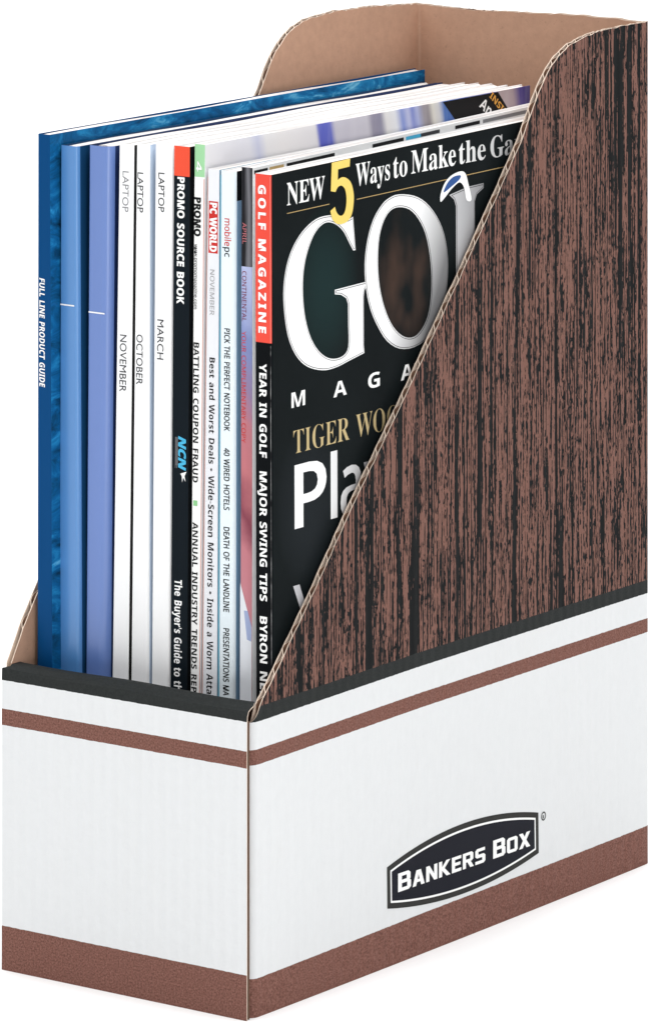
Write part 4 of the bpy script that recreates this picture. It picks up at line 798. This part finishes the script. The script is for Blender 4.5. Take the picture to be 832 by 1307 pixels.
spine_patch(r, 7, 'green_square', [(.18, 169.9), (.58, 169.9), (.58, 168.0), (.18, 168.0)], INKS['green'])
spine_text(r, 7, 'ANNUAL INDUSTRY TRENDS REP', 'b', .12, .66, 162.2, 102.5, INKS['black'])
spine_patch(r, 7, 'edge_line', [(.93, 283), (.99, 283), (.99, 60), (.93, 60)], flat('salmon_ink', (.60, .22, .16)))
def side_pt(i, y, z, lift=0.08):
    return (edges(i, z)[1] + lift, y, z)
def side_patch(root, i, name, pts, mat, lift=0.06):
    V = [side_pt(i, y, z, lift) for y, z in pts]
    f = tuple(range(len(V)))
    a, b, c = (Vector(v) for v in V[:3])
    return link(name, V, [f if (b - a).cross(c - a).x > 0 else f[::-1]], mat, root)
ad = side_patch(r, 7, 'advert_panel', [(172.0, 294.8), (208.5, 294.8), (221.0, 282.0), (186.0, 282.0)], INKS['black'])
def slant_text(root, s, mat, y0, z0, dy, dz, uy, uz, font='b'):
    write('advert_lettering', line_loops(s, font), CAP[font], lambda tx, ty: side_pt(7, y0 + dy * tx + uy * ty, z0 + dz * tx + uz * ty, .12), mat, root)
slant_text(ad, 'INSIDE', INKS['orange'], 202.6, 293.5, 13.0, -10.5, 1.9, 1.9)
slant_text(ad, 'An', INKS['white'], 195.8, 290.7, 6.5, -4.6, 3.0, 3.1)

# 9 ---------------------------------------------------------------------------
silver = paper('silver_grey_paper', (.76, .77, .80))
r = magazine(8, 'magazine', 'pale grey-spined magazine with a red boxed title and bold black headlines', 'magazine',
             silver, paper('steel_print', (.20, .33, .42)), white_cover, .6)
spine_patch(r, 8, 'title_box', [(.14, 275.6), (.92, 275.6), (.92, 257.4), (.14, 257.4)], INKS['red'], .05)
spine_text(r, 8, 'PC WORLD', 'b', .26, .82, 275.0, 258.0, INKS['white'], .02, 0, 'title_lettering', .10)
spine_text(r, 8, 'NOVEMBER', 'n', .30, .66, 251.6, 235.7, INKS['pale'])
for s, a, b in (('Best and Worst Deals', 220.8, 183.5), ('Wide-Screen Monitors', 179.4, 140.3), ('Inside a Worm Atta', 136.3, 102.8)):
    spine_text(r, 8, s, 'b', .32, .74, a, b, INKS['black'], -.004)
for zc in (181.4, 138.2):
    spine_patch(r, 8, 'bullet', [(.44, zc + .1), (.52, zc + .8), (.60, zc + .1), (.52, zc - .6)], INKS['dark'])
spine_patch(r, 8, 'edge_line', [(.02, 284), (.06, 284), (.06, 60), (.02, 60)], flat('pink_ink', (.66, .34, .28)))

# 10 --------------------------------------------------------------------------
ice = paper('ice_white_paper', (.76, .84, .88))
r = magazine(9, 'magazine', 'ice-white spine with a small red and black lower-case title and thin black headlines', 'magazine',
             ice, paper('steel_blue_paper', (.20, .33, .48)), white_cover, .8, 1.2, [], [(276.2, 286.56, black_cover)])
spine_text(r, 9, 'mobile', 'n', .32, .74, 270.0, 260.4, INKS['red'], .006)
spine_text(r, 9, 'pc', 'n', .32, .74, 259.9, 256.6, INKS['black'], .006)
for s, a, b in (('PICK THE PERFECT NOTEBOOK', 231.5, 195.7), ('40 WIRED HOTELS', 189.6, 168.0), ('DEATH OF THE LANDLINE', 162.0, 132.4), ('PRESENTATIONS MA', 126.6, 103.1)):
    spine_text(r, 9, s, 'n', .33, .69, a, b, INKS['black'], .012)
spine_patch(r, 9, 'edge_line', [(.015, 285), (.07, 285), (.07, 60), (.015, 60)], flat('aqua_ink', (.14, .42, .56)))

# 11 --------------------------------------------------------------------------
def photo_spine():
    n = Nodes('photo_spine_print', .35, .06)
    x, y, z = n.xyz()
    zz = n.math('ADD', z, n.math('MULTIPLY', n.math('ADD', x, .0195), 1.6))
    zz = n.math('ADD', zz, n.math('MULTIPLY', n.math('SUBTRACT', n.noise(n.obj(), 110, 3), .5), .016))
    f = n.math('DIVIDE', n.math('SUBTRACT', zz, .10), .16)
    c = n.ramp(f, [(0, (.40, .17, .20)), (.20, (.52, .22, .25)), (.34, (.50, .19, .22)), (.42, (.22, .055, .08)), (.52, (.50, .17, .19)), (.62, (.48, .18, .21)), (.70, (.28, .20, .33)), (.80, (.20, .25, .48)), (.9, (.38, .43, .66)), (1, (.46, .50, .72))])
    return n.color(c)
def black_streak():
    n = Nodes('black_streaked_paper', .4, .06)
    x, y, z = n.xyz()
    f = n.math('DIVIDE', n.math('ADD', x, .0217), .0055)
    f = n.math('ADD', f, n.math('MULTIPLY', n.math('SUBTRACT', n.noise(n.scaled(300, 300, 30), 1, 2), .5), .5))
    return n.color(n.ramp(f, [(.30, (.014, .014, .017)), (.62, (.19, .19, .21)), (.95, (.03, .03, .035))]))
r = magazine(10, 'magazine', 'slim magazine with pink and lilac photo spine, black at top, left of the red-topped spine', 'magazine',
             photo_spine(), paper('white_margin_paper', (.80, .80, .80)), white_cover, .6, None, [(254.0, 288.6, black_streak())])
spine_patch(r, 10, 'white_area', [(.02, 143.5), (.98, 128.5), (.98, 10), (.02, 10)], flat('cool_white_ink', (.74, .76, .80)), .05)
spine_patch(r, 10, 'blue_patch', [(.34, 134.0), (.66, 134.0), (.96, 129.0), (.96, 123.5), (.60, 124.0)], flat('periwinkle_ink', (.34, .40, .60)), .08)
spine_text(r, 10, 'APRIL', 'n', .14, .50, 269.3, 261.9, INKS['rose'])
spine_text(r, 10, 'CONTINENTAL', 'n', .12, .50, 252.4, 234.8, INKS['maroon'])
spine_text(r, 10, 'YOUR COMPLIMENTARY COPY', 'n', .10, .46, 231.4, 192.5, INKS['red'])
for ya, yb, m in ((26.5, 34.5, 'black'), (35.5, 44.0, 'gold'), (45.7, 74.5, 'black'), (97.7, 117.2, 'black'), (118.6, 128, 'cyan'), (128, 140, 'dark'), (150, 166, 'black'), (168, 206, 'grey')):
    side_patch(r, 10, 'print_band', [(ya, top_z(10, ya) - 1.0), (yb, top_z(10, yb) - 1.0), (yb, top_z(10, yb) - 2.3), (ya, top_z(10, ya) - 2.3)], INKS[m])

# 12 front magazine with the black cover -----------------------------------------
def dark_cover():
    n = Nodes('black_photo_cover', .3, .012)
    x, y, z = n.xyz()
    def spot(cy, cz, ry, rz):
        a = n.math('POWER', n.math('DIVIDE', n.math('SUBTRACT', y, cy), ry), 2)
        b = n.math('POWER', n.math('DIVIDE', n.math('SUBTRACT', z, cz), rz), 2)
        v = n.math('SUBTRACT', 1, n.math('ADD', a, b))
        return n.math('MAXIMUM', v, 0)
    f = n.noise(n.scaled(30, 30, 22), 1, 4, .6)
    c = n.mix(f, (.004, .0055, .006), (.010, .0135, .0145))
    c = n.mix(n.math('MULTIPLY', spot(.052, .245, .020, .030), .8), c, (.012, .030, .030))
    face = n.math('MULTIPLY', n.ramp(n.noise(n.scaled(70, 70, 48, (.3, .1, .8)), 1, 2), [(.42, 0.0), (.72, .75)]), spot(.101, .243, .019, .028))
    c = n.mix(face, c, (.085, .048, .034))
    c = n.mix(n.math('MULTIPLY', spot(.042, .170, .020, .030), .6), c, (.020, .024, .028))
    return n.color(c)
orange_red = paper('orange_red_paper', (.76, .075, .050))
r = magazine(11, 'magazine', 'black-covered sports magazine with huge white title letters and red-topped spine, nearest the wood-grain side', 'magazine',
             black_cover, dark_cover(), white_cover, 1.0, None, [(229.45, 287.8, orange_red)])
spine_text(r, 11, 'GOLF MAGAZINE', 'b', .25, .68, 284.0, 232.8, INKS['white'], .012, 0, 'spine_lettering', .09, .11)
for s, a, b in (('YEAR IN GOLF', 222.1, 189.6), ('MAJOR SWING TIPS', 184.7, 139.8), ('BYRON', 134.4, 118.3), ('NELSON', 115.3, 95.8)):
    spine_text(r, 11, s, 'b', .29, .70, a, b, INKS['white'], .006)
def pale_edge_mat():
    n = Nodes('pale_spine_edge', .6, .05)
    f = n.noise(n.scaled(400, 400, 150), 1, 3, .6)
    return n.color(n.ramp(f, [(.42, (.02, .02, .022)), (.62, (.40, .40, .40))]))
spine_patch(r, 11, 'pale_edge', [(.935, 228.5), (.96, 228.5), (.96, 70), (.935, 70)], pale_edge_mat(), .05)  # irregular pale line down the right edge of the black spine
spine_patch(r, 11, 'pale_edge', [(.925, 287.2), (.96, 287.2), (.96, 229.6), (.925, 229.6)], flat('pale_red_ink', (.80, .24, .20)), .05)  # paler red strip, wear along the red block's right edge
def on_cover(y, z, lift=.08):
    return (edges(11, z)[1] + lift, y, z)
def cover_text(s, font, box_, mat, grow=0.0, name='cover_lettering', lift=.08, loops=None, cap=None, track=0.0):
    ya, yb, za, zb = box_
    return write(name, loops or line_loops(s, font, .26, track), cap or CAP[font],
                 lambda tx, ty: on_cover(ya + (yb - ya) * tx, za + (zb - za) * ty, lift), mat, r, grow)
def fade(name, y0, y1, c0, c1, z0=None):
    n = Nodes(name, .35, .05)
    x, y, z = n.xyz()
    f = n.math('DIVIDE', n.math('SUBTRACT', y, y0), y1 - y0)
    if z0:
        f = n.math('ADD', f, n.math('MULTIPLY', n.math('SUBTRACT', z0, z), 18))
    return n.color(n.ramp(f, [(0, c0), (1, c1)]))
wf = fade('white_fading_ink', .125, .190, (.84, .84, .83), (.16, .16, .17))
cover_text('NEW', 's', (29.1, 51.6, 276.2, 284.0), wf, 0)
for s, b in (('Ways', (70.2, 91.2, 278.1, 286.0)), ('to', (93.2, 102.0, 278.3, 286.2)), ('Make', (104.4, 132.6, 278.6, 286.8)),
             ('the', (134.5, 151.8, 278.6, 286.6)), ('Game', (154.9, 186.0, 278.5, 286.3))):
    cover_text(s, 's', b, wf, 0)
def smooth(pts, n=4):
    out = []
    m = len(pts)
    for i in range(m):
        p0, p1, p2, p3 = (pts[(i + k) % m] for k in (-1, 0, 1, 2))
        for j in range(n):
            t = j / n
            out.append(tuple(.5 * (2 * p1[k] + (p2[k] - p0[k]) * t + (2 * p0[k] - 5 * p1[k] + 4 * p2[k] - p3[k]) * t * t + (3 * p1[k] - p0[k] - 3 * p2[k] + p3[k]) * t ** 3) for k in (0, 1)))
    return out
def open_smooth(pts, n=4):
    q = [pts[0]] + list(pts) + [pts[-1]]
    out = []
    for i in range(1, len(q) - 2):
        p0, p1, p2, p3 = q[i - 1], q[i], q[i + 1], q[i + 2]
        for j in range(n):
            t = j / n
            out.append(tuple(.5 * (2 * p1[k] + (p2[k] - p0[k]) * t + (2 * p0[k] - 5 * p1[k] + 4 * p2[k] - p3[k]) * t * t + (3 * p1[k] - p0[k] - 3 * p2[k] + p3[k]) * t ** 3) for k in (0, 1)))
    return out + [pts[-1]]
G_TOP = [(68.5, 267.6), (64.7, 266.9), (60.5, 268.6), (54.2, 269.8), (46.1, 269.4), (38.0, 266.0), (31.8, 260.5), (28.2, 253.8), (26.8, 246.0), (27.7, 237.1), (30.0, 229.5), (34.4, 223.1), (40.7, 218.6), (49.7, 216.0), (57.8, 215.8), (66.9, 217.2), (75.2, 218.5)]
G_IN = [(65.4, 229.9), (65.4, 222.0), (61.8, 219.2), (55.1, 219.3), (48.8, 222.2), (43.4, 227.7), (39.8, 235.5), (38.4, 244.1), (38.9, 252.4), (41.6, 259.5), (46.1, 265.0), (51.5, 267.4), (56.9, 266.6), (62.3, 263.4), (66.5, 258.2), (68.6, 255.6)]
G = open_smooth(G_TOP) + [(74.8, 221.5), (74.8, 238.5), (75.3, 240.8), (77.0, 242.0), (77.0, 243.6), (57.4, 243.2), (57.4, 241.6), (61.0, 241.0), (64.2, 239.4), (65.3, 237.2)] + open_smooth(G_IN) + [(70.0, 255.6)]
O = [(96.5, 272.2), (105.9, 270.6), (113.5, 267.2), (120.1, 261.6), (124.9, 254.5), (127.2, 245.5), (126.8, 236.8), (124.9, 229.4), (121.1, 223.4), (115.4, 218.8), (105.9, 216.3), (96.5, 217.1), (89.0, 220.8), (83.5, 226.4), (78.8, 233.4), (76.1, 241.3), (75.3, 249.9), (77.0, 258.2), (80.7, 265.2), (86.2, 269.9), (90.9, 271.7)]
OI = [(96.5, 267.6), (103.1, 266.0), (108.7, 261.9), (113.1, 255.9), (115.7, 248.0), (116.7, 240.3), (116.3, 232.8), (114.4, 226.5), (110.6, 222.2), (105.9, 220.1), (100.2, 220.7), (94.6, 223.8), (90.0, 228.7), (86.2, 235.7), (84.0, 243.4), (83.5, 251.0), (84.4, 258.4), (87.2, 263.9), (91.3, 267.0)]
LL = [(128.4, 268.2), (131.4, 266.2), (132.6, 263.6), (132.6, 222), (130, 217), (165, 217), (168, 232), (160, 224), (146, 220), (144.6, 224), (144.6, 264.0), (146.0, 266.4), (150.4, 268.2), (150.4, 270.0), (140.2, 269.8)]
def big(name, loops, mat, base_lift):
    line = INKS['black']
    def lay(nm, grow, lift, m, parent):
        V, F = fill(loops, grow)
        P = [on_cover(a, b, lift) for a, b in V]
        Q = []
        for f in F:
            a, b, c = (Vector(P[i]) for i in f[:3])
            Q.append(f if (b - a).cross(c - a).x > 0 else f[::-1])
        return link(nm, P, Q, m, parent)
    o = lay(name, 0.0, base_lift, mat, r)
    lay('inline_rule', -0.42, base_lift + .04, line, o)
    lay('letter_face', -0.62, base_lift + .08, mat, o)
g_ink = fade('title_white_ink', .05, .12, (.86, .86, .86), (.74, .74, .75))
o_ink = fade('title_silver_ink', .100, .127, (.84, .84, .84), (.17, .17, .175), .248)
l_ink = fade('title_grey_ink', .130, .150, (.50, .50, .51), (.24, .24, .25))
big('title_letter', [G], g_ink, .07)
big('title_letter', [smooth(O, 3), smooth(OI, 3)], o_ink, .20)
big('title_letter', [LL], l_ink, .07)
def printed(name, pts, mat, lift, n=4, parent=None):
    V, F = fill([smooth(pts, n)] if n else [pts])
    P = [on_cover(a, b, lift) for a, b in V]
    Q = []
    for f in F:
        a, b, c = (Vector(P[i]) for i in f[:3])
        Q.append(f if (b - a).cross(c - a).x > 0 else f[::-1])
    return link(name, P, Q, mat, parent or r)
club = printed('club_head', [(122.4, 266.5), (122.6, 269.4), (125.3, 273.1), (129.7, 275.3), (135.5, 276.0), (138.4, 274.8), (140.1, 271.2), (142.2, 265.0), (139.0, 265.2), (137.4, 269.9), (134.5, 272.1), (129.7, 270.4), (124.9, 267.5)], INKS['white'], .34)
printed('club_face', [(124.4, 269.6), (126.6, 272.6), (130.4, 274.5), (135.0, 274.6), (134.5, 273.2), (129.7, 271.3)], flat('club_blue_ink', (.03, .085, .26)), .38, 4, club)
FIVE = [(55.4, 288.1), (66.5, 288.4), (66.2, 285.6), (59.2, 285.4)] + open_smooth([(59.0, 281.6), (61.0, 282.3), (63.6, 282.0), (66.4, 280.4), (68.0, 277.8), (68.7, 274.1), (67.8, 269.4), (65.6, 266.8), (62.0, 265.9), (58.4, 266.3), (55.6, 268.4), (54.5, 271.3)]) + open_smooth([(57.2, 272.4), (58.4, 270.2), (60.4, 268.9), (62.4, 269.2), (63.8, 271.2), (64.2, 274.7), (63.4, 277.8), (61.4, 279.4), (59.2, 279.2), (57.6, 277.6)]) + [(54.8, 278.2)]
printed('numeral', FIVE, INKS['yellow'], .34, 0)
for ya, yb in ((29.1, 54.3), (70.8, 168)):
    printed('gold_rule', [(ya, 273.3), (yb, 274.3 if ya > 50 else 273.6), (yb, 274.55 if ya > 50 else 273.85), (ya, 273.55)], INKS['gold'], .06, 0)
x = 31.4
for ch, ya, yb in (('M', 31.4, 39.5), ('A', 56.4, 64.4), ('G', 77.4, 84.6), ('A', 97.6, 105.2), ('Z', 119, 126), ('I', 140, 142), ('N', 156, 163), ('E', 177, 183)):
    cover_text(ch, 'b', (ya, yb, 205.4, 210.7), wf)
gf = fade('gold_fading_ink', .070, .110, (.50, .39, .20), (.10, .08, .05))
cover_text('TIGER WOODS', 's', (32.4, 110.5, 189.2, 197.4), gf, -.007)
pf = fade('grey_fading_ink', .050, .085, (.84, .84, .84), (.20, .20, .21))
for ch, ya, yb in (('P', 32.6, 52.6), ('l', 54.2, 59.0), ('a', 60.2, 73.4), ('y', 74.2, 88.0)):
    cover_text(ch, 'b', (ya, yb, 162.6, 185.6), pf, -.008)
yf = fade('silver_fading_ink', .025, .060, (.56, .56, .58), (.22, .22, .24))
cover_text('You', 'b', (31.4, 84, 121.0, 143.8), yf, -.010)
